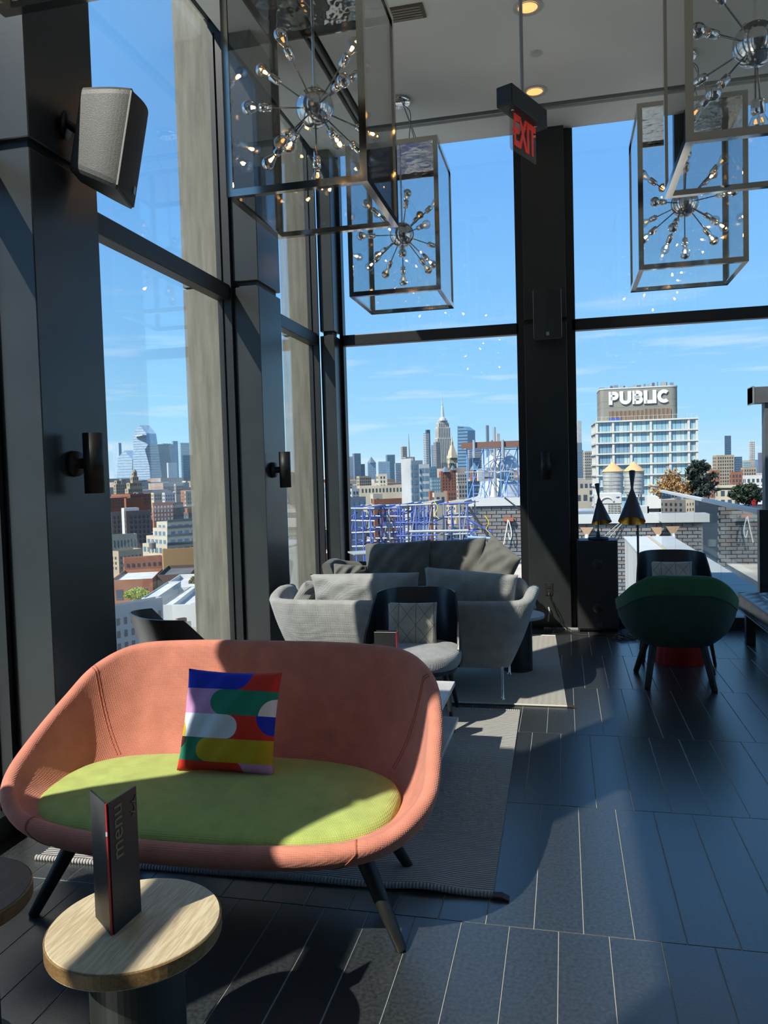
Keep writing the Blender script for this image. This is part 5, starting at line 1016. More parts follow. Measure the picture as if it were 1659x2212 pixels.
# crown
CRW = mat('hotel_crown', (.20, .195, .17), .8, vary=(.3, .06)); Tc = at(1298, 847, HD+3); zc0, zc1 = zt-.1, at(1390, 838, HD+3).z; c0 = P+e1*(1.25)+e2*2.2; FOOT.append(((P+e1*L1*.5).x, HD+8, 22)); cl = L1*.83-1.0; cd_ = 10.5; ring = []
def loc2(x, y): p = c0+e1*x+e2*y; return (p.x, p.y)
def cw(ins=0):
    o = []; r_ = 2.2
    for cx, cy, a0 in ((cl-r_, r_, -90), (cl-r_, cd_-r_, 0), (r_*.5, cd_-r_*.5, 90), (r_*.5, r_*.5, 180)):
        rr_ = r_ if cx > 5 else r_*.5
        for k in range(9): a = math.radians(a0+k*11.25); o.append(loc2(cx+(rr_-ins)*math.cos(a), cy+(rr_-ins)*math.sin(a)))
    return o
MB().prism(cw(), zc0, zc1, True).build('crown', CRW, hot); MB().prism(cw(-.12), zc1, zc1+.35).build('crown_rim', FRW, hot)
for f_ in (.42, .62): MB().prism(cw(-.03), zc0+(zc1-zc0)*f_, zc0+(zc1-zc0)*f_+.08).build('crown_joint', mat('crown_joint', (.20, .19, .165), .8), hot)
def arc(cx, cz, rx, rz_, a0, a1, n=14): return [(cx+rx*math.cos(math.radians(a0+(a1-a0)*k/n)), cz+rz_*math.sin(math.radians(a0+(a1-a0)*k/n))) for k in range(n+1)]
def letter(strokes, wd):
    mb = MB()
    for path in strokes:
        pts = [Vector((x, 0, z)) for x, z in path]; rings_ = []
        for i, p in enumerate(pts):
            d = (pts[min(i+1, len(pts)-1)]-pts[max(i-1, 0)]).normalized(); n_ = Vector((-d.z, 0, d.x))*wd/2
            rings_.append([p+n_+Vector((0, -.12, 0)), p-n_+Vector((0, -.12, 0)), p-n_+Vector((0, .12, 0)), p+n_+Vector((0, .12, 0))])
        mb.loft(rings_, True, False)
    return mb
LH, WD = 3.75, 1.0; r1 = .98; SIGNW = mat('sign_white', (.66, .67, .68), .6)
LET = [('P', 2.9, [[(.5, 0), (.5, LH)], [(.5, LH-.5), (1.5, LH-.5)]+arc(1.5, LH-.5-.72, .72, .72, 90, -90)+[(.5, LH-1.94)]]), ('U', 3.4, [[(.5, LH), (.5, 1.5)]+arc(1.6, 1.5, 1.1, 1.0, 180, 360)+[(2.7, LH)]]),
 ('B', 3.0, [[(.5, 0), (.5, LH)], [(.5, LH-.46), (1.55, LH-.46)]+arc(1.55, LH-1.15, .68, .69, 90, -90)+[(.5, LH-1.84)], [(.5, LH-1.9), (1.6, LH-1.9)]+arc(1.6, 1.15, .78, .70, 90, -90)+[(.5, .46)]]), ('L', 2.35, [[(.5, LH), (.5, 0)], [(.5, .48), (2.35, .48)]]), ('I', 1.25, [[(.5, 0), (.5, LH)]]), ('C', 3.3, [arc(1.75, LH/2, 1.3, LH/2-.5, 48, 312, 26)])]
xx = 0.0; tot = sum(l[1] for l in LET); pc = c0+e1*(cl*.5)+nf*.3; zl = at(1386, 856, HD).z-LH/2
for nm_, adv, st in LET:
    o = letter(st, WD).build('sign_letter', SIGNW, hot); p = pc+e1*(xx-tot/2)*1.03; o.location = (p.x, p.y, zl); o.rotation_euler = (0, 0, phh); o['label'] = 'white letter '+nm_; xx += adv
wp = MB(); x0w, x1w = cl*.11, cl*.90; nb_ = 44
for k in range(nb_):
    a, b = x0w+(x1w-x0w)*k/nb_+.02, x0w+(x1w-x0w)*(k+1)/nb_-.02; q = [loc2(a, -.35), loc2(b, -.35), loc2(b, .0), loc2(a, .0)]
    MB().prism(q, zt-.05, zt+(zc1-zc0)*(.30 if k < nb_*.55 else .33)+.25*math.sin(k*7.3)*.2).build('timber_board', mat('timber_%d' % (k % 3), ((.17, .12, .085), (.22, .16, .11), (.12, .085, .065))[k % 3], .8), hot)
MB().prism([loc2(cl*.11, -.5), loc2(cl*.26, -.5), loc2(cl*.26, -.4), loc2(cl*.11, -.4)], zt, zt+.75).build('blue_screen', mat('screen_blue', (.03, .08, .35), .6), hot)
ra = MB()
for a in np.linspace(0, L1, 22): p = P+e1*float(a); ra.box((p.x-.03, p.y-.03, zt), (p.x+.03, p.y+.03, zt+1.1))
ra.build('roof_rail_posts', mat('rail_steel', (.45, .47, .48), .4), hot); MB().tube([(P.x, P.y, zt+1.1), ((P+e1*L1).x, (P+e1*L1).y, zt+1.1)], .05, 6).build('roof_rail', mat('rail_steel', (0, 0, 0)), hot)
for k in range(16):
    f_ = .04+.92*k/15; p = c0+e1*(cl*f_)+e2*rn.uniform(2, 6); hgt = rn.uniform(.4, 2.6) if k > 9 else rn.uniform(.3, 1.3); wv_ = rn.uniform(.12, .7); MB().box((p.x-wv_, p.y-wv_, zc1+.3), (p.x+wv_, p.y+wv_, zc1+.3+hgt)).build('roof_plant', wallm(('steel', 'grey', 'dkbrick')[k % 3]), hot)
TANKB = mat('tank_silver', (.30, .30, .29), .7, vary=(1.2, .3), stretch=(1, 1, .15)); TANKR = mat('tank_cone', (.50, .31, .15), .8)
water_tank('left grey water tank with tan cone roof before the hotel', 1325, 997, 1092, 120, 41, TANKR, TANKB, True, 'silver water tanks before the hotel'); water_tank('right grey water tank with tan cone roof before the hotel', 1371, 996, 1092, 126, 40, TANKR, TANKB, True, 'silver water tanks before the hotel')
# ---- filler blocks of the low city
rn = random.Random(21); fc = ['brick', 'redbrick', 'tan', 'cream', 'stone', 'brown', 'grey', 'ltgrey', 'dkbrick', 'white', 'olive', 'redbrick', 'cream']; wn2 = {'brick': 'red brick', 'redbrick': 'light red brick', 'tan': 'tan', 'cream': 'cream', 'stone': 'grey stone', 'brown': 'dark brown', 'grey': 'mid grey', 'ltgrey': 'pale grey', 'dkbrick': 'blackish brick', 'white': 'white', 'olive': 'grey-green'}
def px_of(x, y): v = Vector((x, y, -30-CAMH)); w_ = v.dot(CF); return 829.5+FPX*v.dot(CR)/w_
FOOT0 = list(FOOT); cnt = 0; mass = MB(); roofs = MB(); bands = [(95, 300, 19), (300, 640, 34), (640, 1400, 62), (1400, 2400, 90), (2400, 4600, 150)]
for y0, y1, cell in bands:
    ncx = int(2*y1*1.3/cell); ncy = int((y1-y0)/cell)
    for j in range(ncy):
        for i in range(ncx):
            a, b = (i-ncx/2)*cell, y0+j*cell; x, y = a+rn.uniform(-.12, .12)*cell, b+rn.uniform(-.1, .1)*cell; p = px_of(x, y)
            seen = 195 < p < 450 or 590 < p < 720 or 735 < p < 1135 or 1225 < p < 1680
            if not -500 < p < 2100 or (not seen and y < 140): continue
            if 150 < y < 300 and 1270 < p < 1530: continue
            if y < 300: lo, hi = (-40, -30)
            elif y < 640: lo, hi = (-36, -19)
            elif y < 1400: lo, hi = (-30, -4)
            else: lo, hi = (-25, 14)
            if p < 460 and y < 300: lo, hi = -46, -36
            if any((x-fx)**2+(y-fy)**2 < (fr_+cell*.62)**2 for fx, fy, fr_ in FOOT0): continue
            FOOT0.append((x, y, cell*.22)); zt_ = rn.uniform(lo, hi); wx, wy = cell*rn.uniform(.29, .36), cell*rn.uniform(.29, .36); k = rn.choice(fc); rot = math.radians(30)-math.atan2(x, y); rf = rn.choice(['white', 'white', 'grey', 'dark', 'grey'])
            C2, S2 = math.cos(rot), math.sin(rot); A = Vector((x-C2*wx+S2*wy, y-S2*wx-C2*wy, 0)); E1, E2 = Vector((C2, S2, 0)), Vector((-S2, C2, 0))
            if seen and cnt < 200 and y < 900:
                cnt += 1; t = thing('building', 'low %s block, %s roof, %s distance, %s window' % (wn2[k], {'white': 'white', 'grey': 'grey', 'dark': 'black'}[rf], 'near' if y < 300 else 'middle' if y < 640 else 'far', 'left' if p < 460 else 'narrow corner' if p < 725 else 'far left' if p < 1140 else 'far right'), 'building', (0, 0, 0), 0, 'low rooftop blocks, %s, %s roof, %d' % (wn2[k], rf, (y > 300)+(y > 640)+10*(p > 460)+10*(p > 725)+10*(p > 1140)))
                block(t, A, E1, E2, 2*wx, 2*wy, ZG, zt_, wallm(k), WIN if k != 'dkbrick' else WINB, 2.6 if y < 300 else 3.4, 3.5, .4, .5, zvis=zt_-(10 if y < 300 else 14), roof=rf, par=.7)
                for q in range(rn.randint(1, 3)): c = A+E1*(2*wx*rn.uniform(.25, .75))+E2*(2*wy*rn.uniform(.25, .75)); s = rn.uniform(.8, 2.2); MB().box((c.x-s, c.y-s*.8, zt_), (c.x+s, c.y+s*.8, zt_+rn.uniform(1.2, 3.2)), rz=rot).build('roof_house', wallm(rn.choice(['white', 'ltgrey', 'grey', 'brick'])), t)
            else: mass.prism([(q.x, q.y) for q in (A, A+E1*2*wx, A+E1*2*wx+E2*2*wy, A+E2*2*wy)], ZG, zt_)
from collections import defaultdict
FILL = defaultdict(list)
for o in [q for q in COL.objects if q.parent is None and str(q.get('group', '')).startswith('low rooftop')]:
    c = o.children[0].data.vertices[0].co; FILL[o['label']].append((px_of(c.x, c.y), c.y, o))
for lb, L_ in FILL.items():
    if len(L_) > 1:
        L_.sort(key=lambda q: q[0]); n_ = len(L_)
        words = ['leftmost of two', 'rightmost of two'] if n_ == 2 else ['leftmost one']+['%s from left' % ('second', 'third', 'fourth', 'fifth', 'sixth')[k] for k in range(n_-2)]+['rightmost one']
        for (a_, b_, o), w_ in zip(L_, words): o['label'] = lb+', '+w_
fm = mat('far_city', (.36, .34, .32), .85); tt = fm.node_tree; nz = tt.nodes.new('ShaderNodeTexNoise'); nz.inputs['Scale'].default_value = .012; rp = tt.nodes.new('ShaderNodeValToRGB'); tcn = tt.nodes.new('ShaderNodeTexCoord'); tt.links.new(tcn.outputs['Object'], nz.inputs['Vector']); tt.links.new(nz.outputs[0], rp.inputs[0])
rp.color_ramp.elements[0].position = .35; rp.color_ramp.elements[0].color = (.26, .18, .14, 1); rp.color_ramp.elements[1].position = .65; rp.color_ramp.elements[1].color = (.52, .50, .46, 1); tt.links.new(rp.outputs[0], tt.nodes['Principled BSDF'].inputs['Base Color'])
o = stuff(mass.build('distant_rooftops', fm)); FOOT0; tag(o, 'dense far rooftops merging toward the horizon', 'buildings')
# ================================================================== the terrace and the neighbouring roofs
BRK = [mat('brick_%d' % i, c, .85, vary=(6, .2)) for i, c in enumerate(((.135, .14, .148), (.16, .163, .17), (.115, .118, .125), (.15, .125, .122)))]
MORT = mat('mortar_grey', (.21, .21, .215), .9)
def brick_wall(label, p0, p1, z0, z1, bl, bh, seed, coping=True, name='brick_wall', cap=296, dep=.5):
    """wall of individual bricks between two plan points, courses from the top down"""
    t = thing(name, label, 'wall', (0, 0, 0)); a, b = Vector((*p0, 0)), Vector((*p1, 0)); L = (b-a).length; e = (b-a)/L; n = Vector((e.y, -e.x, 0)); ang = math.atan2(e.y, e.x); rn = random.Random(seed)
    q = [a+n*-.02, b+n*-.02, b-n*dep, a-n*dep]; MB().prism([(v.x, v.y) for v in q], ZG if z0 < -20 else z0, z1).build('core', MORT, t); me = {}
    rest_ = MB(); cnt_ = 0; j = 0; z = z1-.02
    while z-bh > z0:
        x = -(j % 2)*bl/2
        while x < L-.05:
            xa, xb = max(0, x)+.012, min(L, x+bl)-.012
            if xb-xa > .04:
                mi = rn.choice([0, 0, 1, 1, 2, 3]) if rn.random() < .9 else 3
                if cnt_ < cap:
                    k = (round(xb-xa, 2), mi)
                    if k not in me: me[k] = MB().box((0, -.03, 0), (xb-xa, .0, bh-.022)).mesh('brick', BRK[mi])
                    p = a+e*xa+n*rn.uniform(0, .006); put('brick', me[k], t, (p.x, p.y, z-bh), ang); cnt_ += 1
                else:
                    pa, pb = a+e*xa, a+e*xb; po = n*.03; rest_.prism([(v.x, v.y) for v in (pa, pa+po, pb+po, pb)], z-bh, z-.022)
            x += bl
        z -= bh; j += 1
    if rest_.v: stuff(rest_.build('bricks_below', BRK[0], t))
    if coping: MB().prism([(v.x, v.y) for v in (a-e*.15+n*.12, b+e*.15+n*.12, b+e*.15-n*(dep+.1), a-e*.15-n*(dep+.1))], z1, z1+.22).build('coping', mat('coping_metal', (.42, .43, .43), .5), t)
    return t
# wall A: stair tower at the right of the far left window; wall B: wall under the tanks in the right window
D1 = 24.0; A0, A1 = at(1019, 1076, D1), at(1126, 1074, D1)
brick_wall('grey brick stair tower with pale coping right of the scaffold', (A0.x, A0.y), (A1.x+.35, A1.y), -6.0, A0.z-.25, .30, .115, 1, dep=4.0, name='brick_tower')
D2 = 22.0; B0, B1 = at(1236, 1131, D2), at(1440, 1128, D2)
brick_wall('grey brick wall with white coping below the air conditioner', (B0.x-.4, B0.y), (B1.x, B1.y), -2.6, B0.z, .26, .10, 2, dep=.5)
for px_, lb in ((1267, 'rusty rain hopper and pale downpipe on the brick wall, left one'), (1420, 'rain hopper and downpipe on the brick wall behind the glass rail')):
    p = at(px_, 1139, D2-.06); t = thing('downpipe', lb, 'pipe', (p.x, p.y-.05, p.z)); MB().loft([[(-.17, -.1, 0), (.17, -.1, 0), (.17, .04, 0), (-.17, .04, 0)], [(-.05, -.1, -.2), (.05, -.1, -.2), (.05, 0, -.2), (-.05, 0, -.2)]], True, False).build('hopper', mat('rust', (.32, .22, .14), .8), t); MB().tube([(0, -.06, -.18), (0, -.06, -1.6)], .055, 10).build('pipe', mat('pipe_pale', (.6, .6, .58), .5), t)
pk = at(1350, 1112, D2+1); rp = MB(); 
for k, (x0, y0_, x1, y1_) in enumerate(((1338, 1130, 1306, 1158), (1345, 1130, 1312, 1165))): tag(MB().tube([at(x0, y0_, D2-.1), at(x1, y1_, D2-.25)], .012, 6).build('guy_wire', mat('wire_grey', (.25, .25, .25), .5)), ('upper', 'lower')[k]+' slanting wire across the brick wall behind the lamps', 'wire')
# rooftop air conditioner
ACW = mat('ac_white', (.46, .46, .44), .5); a, b = at(1284, 1066, 26), at(1344, 1124, 26); wA, hA = b.x-a.x, a.z-b.z; ac = thing('air_conditioner', 'big white rooftop air conditioner with a grille', 'air conditioner', (a.x, 26, b.z)); bevel(MB().box((0, 0, 0), (wA, 1.0, hA)).build('casing', ACW, ac), .02); MB().box((wA*.02, -.01, hA*.60), (wA*.98, .01, hA*.62)).build('casing_joint', BLKM, ac)
MB().box((wA*.5, -.02, hA*.08), (wA*.93, .0, hA*.58)).build('grille_recess', mat('ac_dark', (.10, .11, .11), .6), ac)
for k in range(8): z = hA*(.10+.06*k); MB().box((wA*.5, -.04, z), (wA*.93, -.02, z+hA*.022)).build('slat', ACW, ac)
for k in range(3): x = wA*(.58+.12*k); MB().box((x, -.045, hA*.08), (x+.012, -.02, hA*.58)).build('grille_bar', ACW, ac)
arch = [(wA*.46+.24*wA*math.cos(a_), -.012, hA*.66+.19*hA*math.sin(a_)) for a_ in np.linspace(.2, PI-.2, 14)]; MB().tube(arch, .03, 6).build('handle_arc', mat('ac_grey', (.5, .5, .48), .5), ac); MB().lathe([(0, 0), (.06, 0), (.06, .01), (0, .012)], n=20).xf(Matrix.Translation((wA*.85, -.001, hA*.85)) @ Matrix.Rotation(PI/2, 4, 'X') @ Matrix.Diagonal((1, .45, 1, 1))).build('oval_badge', mat('badge_blue', (.08, .14, .30), .4), ac); MB().box((.05, .1, -.9), (wA-.05, .9, 0)).build('stand', BLKM, ac)
for px_, wpx, yt, yb, m_, lb in ((1250, 34, 1106, 1122, 'steel', 'grey roof unit left of the air conditioner'), (1376, 26, 1094, 1118, 'ltgrey', 'pale roof unit behind the floor lamp'), (1398, 30, 1072, 1098, 'white', 'white roof box right of the floor lamp'), (1424, 26, 1098, 1120, 'white', 'white roof box behind the glass rail')):
    a, b = at(px_, yt, 27), at(px_+wpx, yb, 27); t = thing('roof_unit', lb, 'roof unit', (a.x, 27, b.z-1)); MB().box((0, 0, 0), (b.x-a.x, .8, a.z-b.z+1)).build('casing', wallm(m_), t); MB().box((.05, -.02, .9), (b.x-a.x-.05, 0, 1.0)).build('louvre', BLKM, t)
a = at(1240, 1128, 30); MB_ = MB().box((a.x+.2, 22.75, -12), (a.x+16, 60, a.z-.9)); tag(MB_.build('neighbour_roof', ROOFM['grey']), 'grey flat roof behind the grey brick wall', 'roof')
# ---- white clad parapet with the glass balustrade
PAR = mat('parapet_white', (.44, .45, .45), .55, vary=(2, .06)); pr = thing('parapet', 'wide white metal-clad parapet running away outside the right window', 'parapet', (0, 0, 0))
for k in range(4):
    y0, y1 = 7.55+k*2.38, 7.55+(k+1)*2.38-.012; MB().box((1.20, y0, -.03), (2.45, y1, 0)).build('cap_panel', PAR, pr)
MB().box((1.22, 7.55, -6), (2.43, 17.0, -.03)).build('core', mat('parapet_side', (.42, .42, .41), .6, vary=(1.5, .15), stretch=(1, 1, .2)), pr); MB().box((1.66, 7.55, 0), (1.72, 17.0, .02)).build('rail_shoe', mat('shoe_tan', (.40, .33, .24), .6), pr)
BG = glassmat('balustrade_glass', (.80, .87, .87), 1.5, 1.7); br = thing('glass_balustrade', 'frameless glass balustrade with steel top rail on the parapet', 'balustrade', (0, 0, 0))
for k in range(4): y0, y1 = 7.45+k*1.80, 7.45+(k+1)*1.80-.015; MB().box((1.684, y0, .02), (1.698, y1, .99)).build('glass_panel', BG, br)
bevel(MB().box((1.665, 7.42, .985), (1.715, 14.66, 1.03)).build('top_rail', mat('rail_steel', (0, 0, 0)), br), .006); MB().box((1.66, 7.36, -.3), (1.74, 7.44, 1.03)).build('end_post', FRAME, br)
tag(MB().box((.3, 7.6, -.9), (1.19, 9.2, -.6)).build('artificial_turf', mat('turf_green', (.10, .34, .08), .95, bump=(300, .6))), 'bright green artificial turf strip outside the far window', 'turf')
t = thing('exterior_floor_left', 'pale terrace paving outside the corner', 'paving', (0, 0, 0)); MB().box((-3.7, 7.35, -.12), (-2.7, 9.2, -.06)).build('paving', mat('terrace_pave', (.40, .40, .39), .8, vary=(1, .1)), t)
# terrace railing and wire furniture beyond the corner window
t = thing('terrace_chair', 'dark wire terrace chair outside the narrow corner window', 'chair', (-2.95, 7.75, -.06)); 
for k in range(7): MB().tube([(-.22+.07*k, .22, .42), (-.22+.07*k, .27, .84)], .008, 6).build('back_wire', BLKM, t)
MB().tube([(-.24, .22, .42), (-.25, .27, .84), (.22, .27, .84), (.22, .22, .42)], .011, 6).build('back_frame', BLKM, t); MB().box((-.24, -.22, .41), (.22, .22, .43)).build('seat', BLKM, t)
for x in (-.22, .20):
    for y in (-.2, .2): MB().tube([(x, y, 0), (x, y, .42)], .011, 6).build('leg', BLKM, t)
# ---- steel canopy frame outside at the right edge
SB = mat('steel_beam', (.055, .058, .064), .5, vary=(3, .2)); a, b = at(1621, 838, 10), at(1621, 872, 10); t = thing('steel_canopy', 'dark steel canopy beam and post outside at the right edge', 'canopy', (0, 0, 0)); MB().box((a.x, 9.9, b.z), (a.x+3, 10.15, a.z)).build('beam', SB, t); c = at(1650, 900, 10); MB().box((c.x, 9.95, -.5), (c.x+.14, 10.1, b.z)).build('post', SB, t); MB().box((a.x, 9.89, b.z-.01), (a.x+.02, 10.16, a.z+.01)).build('end_plate', mat('steel_edge', (.14, .145, .15), .5), t)
# ---- planting on the roof behind the balustrade
PLD = 23.0
leafy('golden dry ornamental grass behind the glass balustrade', 1452, 1000, 1092, PLD, 56, (.36, .21, .085), 'ornamental_grass', 'plant', 6, 6000, True, 'wisp', .11, None, (.25, .16, .08))
leafy('dark airy pine behind the glass balustrade', 1515, 998, 1092, PLD, 84, (.020, .032, .026), 'pine', 'tree', 7, 3000, True, 'airy', .17); leafy('dark shrub by the steel post', 1622, 1052, 1096, PLD-.1, 80, (.020, .036, .018), 'shrub', 'shrub', 8, 3000, True, 'airy', .15); leafy('small red-flowered plant in the dark shrub', 1630, 1076, 1096, PLD-.2, 9, (.40, .02, .03), 'red_flowers', 'plant', 9, 60, True, 'round', .1)
pb0, pb1 = at(1425, 1091, 21.95), at(1720, 1098, 21.95); tag(MB().box((B1.x+.4, 22.7, -6), (pb1.x, 24.2, at(1560, 1095, PLD).z)).build('planter', mat('planter_dark', (.05, .05, .052), .7)), 'long dark roof planter holding the pine, grass and shrub', 'planter')
hr = thing('handrail', 'dark horizontal handrail beyond the pine and shrub', 'rail', (0, 0, 0)); bw, bz = at(1530, 1056, 26), at(1662, 1056, 26); MB().tube([bw, bz], .035, 8).build('rail', BLKM, hr)
for q in (0, .5, 1): p = bw.lerp(bz, q); MB().tube([p, (p.x, p.y, -7)], .03, 6).build('post', BLKM, hr)
# ---- dark screen wall, door and yellow-blue racks seen through the balustrade
D3 = 21.0; a, b = at(1505, 1112, D3), at(1572, 1240, D3); t = thing('utility_door', 'grey steel door in a dark wall behind the glass balustrade', 'door', (a.x, D3, b.z-1)); MB().box((0, 0, 0), (b.x-a.x, .12, a.z-b.z+1)).build('door_leaf', mat('door_grey', (.16, .18, .19), .5), t); MB().box((-.05, -.02, a.z-b.z+.8), (b.x-a.x+.05, .1, a.z-b.z+1.1)).build('lintel', BLKM, t); p = at(1539, 1172, D3); MB().box((p.x-a.x-.11, -.02, p.z-b.z+.9), (p.x-a.x+.08, 0, p.z-b.z+1.08)).build('notice', mat('page_white', (0, 0, 0)), t)
A0, A1 = at(1440, 1090, D3+.4), at(1700, 1100, D3+.4); brick_wall('dark brick wall behind the glass balustrade', (A0.x, A0.y), (A1.x, A1.y), -4.5, A0.z-.45, .30, .115, 5, True, dep=.6, cap=296)
# ---- blue scaffolding
BLU = mat('scaffold_blue', (.06, .10, .34), .45); GALV = mat('scaffold_galvanised', (.34, .37, .41), .4, metal=.4); DRK = mat('scaffold_dark', (.03, .03, .035), .6); YEL = mat('tape_yellow', (.6, .5, .04), .6)
def bay(label, x0, x1, yt, yb, D, dep, nv, levels, seed, mats=(BLU, GALV, DRK), group='blue scaffold bays'):
    a, b = at(x0, yt, D), at(x1, yb, D); w_, h_ = b.x-a.x, a.z-b.z; t = thing('scaffold', label, 'scaffold', (a.x, D, b.z), 0, group); rn = random.Random(seed); base = -1.05-b.z if D < 20 else 0
    for i in range(nv):
        for y in (0, dep): x = w_*i/(nv-1); MB().tube([(x, y, base), (x, y, h_*rn.uniform(.93, 1.0) if 0 < i < nv-1 else h_)], .017, 7).build('upright', mats[2] if rn.random() < .2 else mats[1] if rn.random() < .2 else mats[0], t)
    for f_ in levels:
        for y in (0, dep): MB().tube([(-.08, y, h_*f_), (w_+.08, y, h_*f_+rn.uniform(-.02, .02))], .016, 7).build('ledger', mats[1] if rn.random() < .55 else mats[0], t)
        for i in range(nv): x = w_*i/(nv-1); MB().tube([(x, 0, h_*f_), (x, dep, h_*f_)], .015, 7).build('transom', mats[0], t)
    for i in range(nv-1):
        xa, xb = w_*i/(nv-1), w_*(i+1)/(nv-1)
        if rn.random() < .8: MB().tube([(xa, 0, h_*levels[0]), (xb, 0, h_*levels[-1])], .013, 6).build('brace', mats[rn.choice([0, 1, 2])], t)
        if rn.random() < .7:
            xm = xa+(xb-xa)*.35; MB().tube([(xm, .02, 0), (xm, .02, h_*.8), (xm+.12, .02, h_*.9), (xb-.05, .02, h_*.9)], .014, 6).build('frame_brace', mats[0], t)
            for q in range(5): MB().tube([(xm, .02, h_*(.1+.15*q)), (xm+.28, .02, h_*(.1+.15*q))], .010, 5).build('rung', mats[0], t)
    for q in range(3): MB().box((w_*rn.uniform(0, .8), 0, h_*rn.uniform(.9, 1.0)), (w_*rn.uniform(.82, 1), dep, h_*1.02)).build('plank', mat('plank_grey', (.33, .31, .28), .8), t) if q < 1 else None
    return t
BAYS = [bay('blue scaffold bay at the left of the far window', 752, 802, 1098, 1190, 13.5, 1.2, 4, (.1, .42, .72, 1.0), 1), bay('blue scaffold bay behind the left dark cushion', 804, 862, 1098, 1190, 14.5, 1.4, 4, (.0, .3, .55, .82, 1.0), 2), bay('blue scaffold bay before the grey slab building', 864, 936, 1088, 1190, 13.8, 1.3, 5, (.0, .32, .6, .96), 3), bay('blue scaffold bay left of the brick stair tower', 958, 1012, 1086, 1190, 14.2, 1.2, 4, (.0, .34, .7, .97), 4)]
bay('tall thin scaffold frame on top of the brick stair tower', 1008, 1120, 962, 1076, 24.6, 1.6, 4, (.0, .5, .93), 6, (mat('scaffold_light_blue', (.13, .28, .62), .45), GALV, BLU), 'blue scaffold bays')
a, b = at(998, 963, 24.4), at(1124, 956, 24.4); t = thing('rusty_beam', 'brown steel beam across the top of the tall scaffold frame', 'beam', (0, 0, 0)); MB().box((a.x, 24.2, a.z-.09), (b.x+.5, 24.45, a.z+.09)).build('flange', mat('rust_beam', (.13, .065, .05), .7), t)
for px_ in (1024, 1086): p = at(px_, 968, 24.15); MB().tube([(p.x, 24.15, p.z-.3), (p.x, 24.15, p.z+.25)], .045, 8).build('strap', GALV, t)
A0t = at(1019, 1076, 24.0).z-.03
p = at(1072, 1060, 24.9); t = thing('vent_hood', 'round-topped grey vent hood on the brick stair tower', 'vent', (p.x, 26.95, A0t+.0)); HOOD = mat('hood_grey', (.42, .45, .47), .45, metal=.3)
MB().lathe([(.0, 1.55), (.25, 1.5), (.52, 1.28), (.62, 1.0), (.63, .95), (.3, .93), (.3, .55), (.7, .5), (.78, .12), (.82, 0)], n=28).build('hood', HOOD, t)
MB().tube([(-.12, -.95, 0), (-.12, -.95, 2.3)], .05, 8).build('pipe', GALV, t)
for z in (1.0, 1.55): MB().tube([(-.05+.22*math.cos(q), -.95, z+.22*math.sin(q)) for q in np.linspace(0, 2*PI, 18)], .03, 6).build('ring', GALV, t)
p = at(1098, 1122, 23.9); t = thing('tie_bracket', 'rust-red bracket with hanging rope on the brick stair tower', 'bracket', (p.x, 23.85, p.z)); MB().box((-.14, -.05, -.05), (.16, .08, .05)).build('plate', mat('rust_red', (.28, .09, .05), .7), t); MB().tube(smooth_path([(0, -.06, 0), (-.06, -.08, -.35), (-.14, -.08, -.75)], 14), .018, 6).build('rope', mat('rope_white', (.65, .65, .62), .8), t); MB().tube(smooth_path([(.02, -.06, -.02), (.10, -.08, -.4), (.05, -.08, -.62), (.0, -.08, -.4)], 18), .016, 6).build('rope_loop', mat('rope_white', (0, 0, 0)), t)
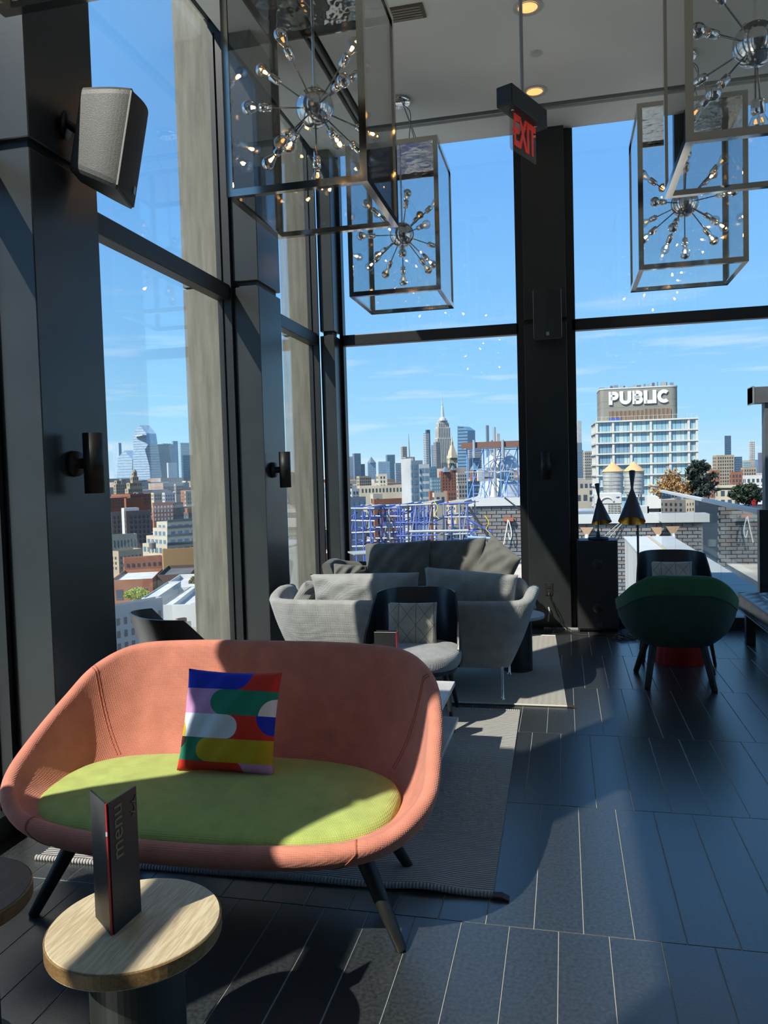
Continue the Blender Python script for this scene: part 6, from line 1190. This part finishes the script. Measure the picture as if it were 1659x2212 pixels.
for x0, y0_, x1, y1_, D, m_, lb in ((1012, 1095, 1072, 1185, 14, DRK, 'long dark brace slanting before the brick stair tower'), (1008, 1120, 1062, 1150, 14, BLU, 'blue tube slanting before the brick stair tower'), (1010, 1160, 1064, 1163, 13.6, mat('scaffold_pale_blue', (.22, .34, .62), .45), 'pale blue level tube before the brick stair tower'), (1016, 1150, 1070, 1196, 13.7, BLU, 'second blue tube slanting toward the right cushion'), (1052, 1132, 1052, 1166, 14, DRK, 'short dark post crossing the long brace'), (1090, 1075, 1128, 1105, 22, DRK, 'dark pipe from the stair tower coping'), (890, 1180, 1016, 1176, 12.8, GALV, 'long pale level tube above the cushions'), (884, 1148, 1012, 1146, 13, GALV, 'upper pale level tube before the scaffold')):
    bo = BAYS[2 if x0 < 900 else 3]; o = MB().tube([at(x0, y0_, D)-bo.location, at(x1, y1_, D)-bo.location], .022, 8).build('loose_tube', m_, bo); o['label'] = lb
for px_, py_, D, lb in ((943, 1096, 13.5, 'yellow tape on the scaffold left of the gap'), (1053, 1128, 13.9, 'yellow tape on the dark brace')):
    bo = BAYS[3]; p = at(px_, py_, D)-bo.location; o = MB().tube(smooth_path([p+Vector((-.04, -.05, .12)), p+Vector((.03, -.06, 0)), p+Vector((-.02, -.05, -.12)), p+Vector((.05, -.05, -.2))], 12), .007, 5).build('yellow_tape', YEL, bo); o['label'] = lb
# sand-grey work deck beneath the scaffold
dk = thing('work_deck', 'sandy grey roof deck under the blue scaffold', 'roof', (0, 0, 0)); MB().box((-6.2, 12.0, -1.6), (-.6, 21.0, -1.05)).build('deck', mat('deck_sand', (.42, .37, .30), .9, vary=(.8, .3)), dk); MB().box((-6.2, 12.0, -1.05), (-.6, 12.3, -.65)).build('kerb', mat('kerb_grey', (.4, .39, .37), .8), dk)
for k, (px_, D, lb, m_) in enumerate(((800, 14, 'dark folded tarp on the deck behind the left dark cushion', DRK), (770, 15, 'grey tube bundle on the deck at the left of the scaffold', GALV), (1000, 16, 'white tarp bundle on the deck right of the scaffold', mat('tarp_white', (.42, .42, .41), .7)), (930, 15, 'plank stack on the deck under the middle scaffold', mat('plank_grey', (0, 0, 0))))):
    p = at(px_, 1180, D); t = tag(MB().box((-.4, -.2, 0), (.35, .2, .16), rz=.3*k).box((-.3, -.16, .16), (.3, .12, .28), rz=.3*k+.2).build('material_bundle', m_), lb, 'bundle'); t.location = (p.x, p.y, -1.05)
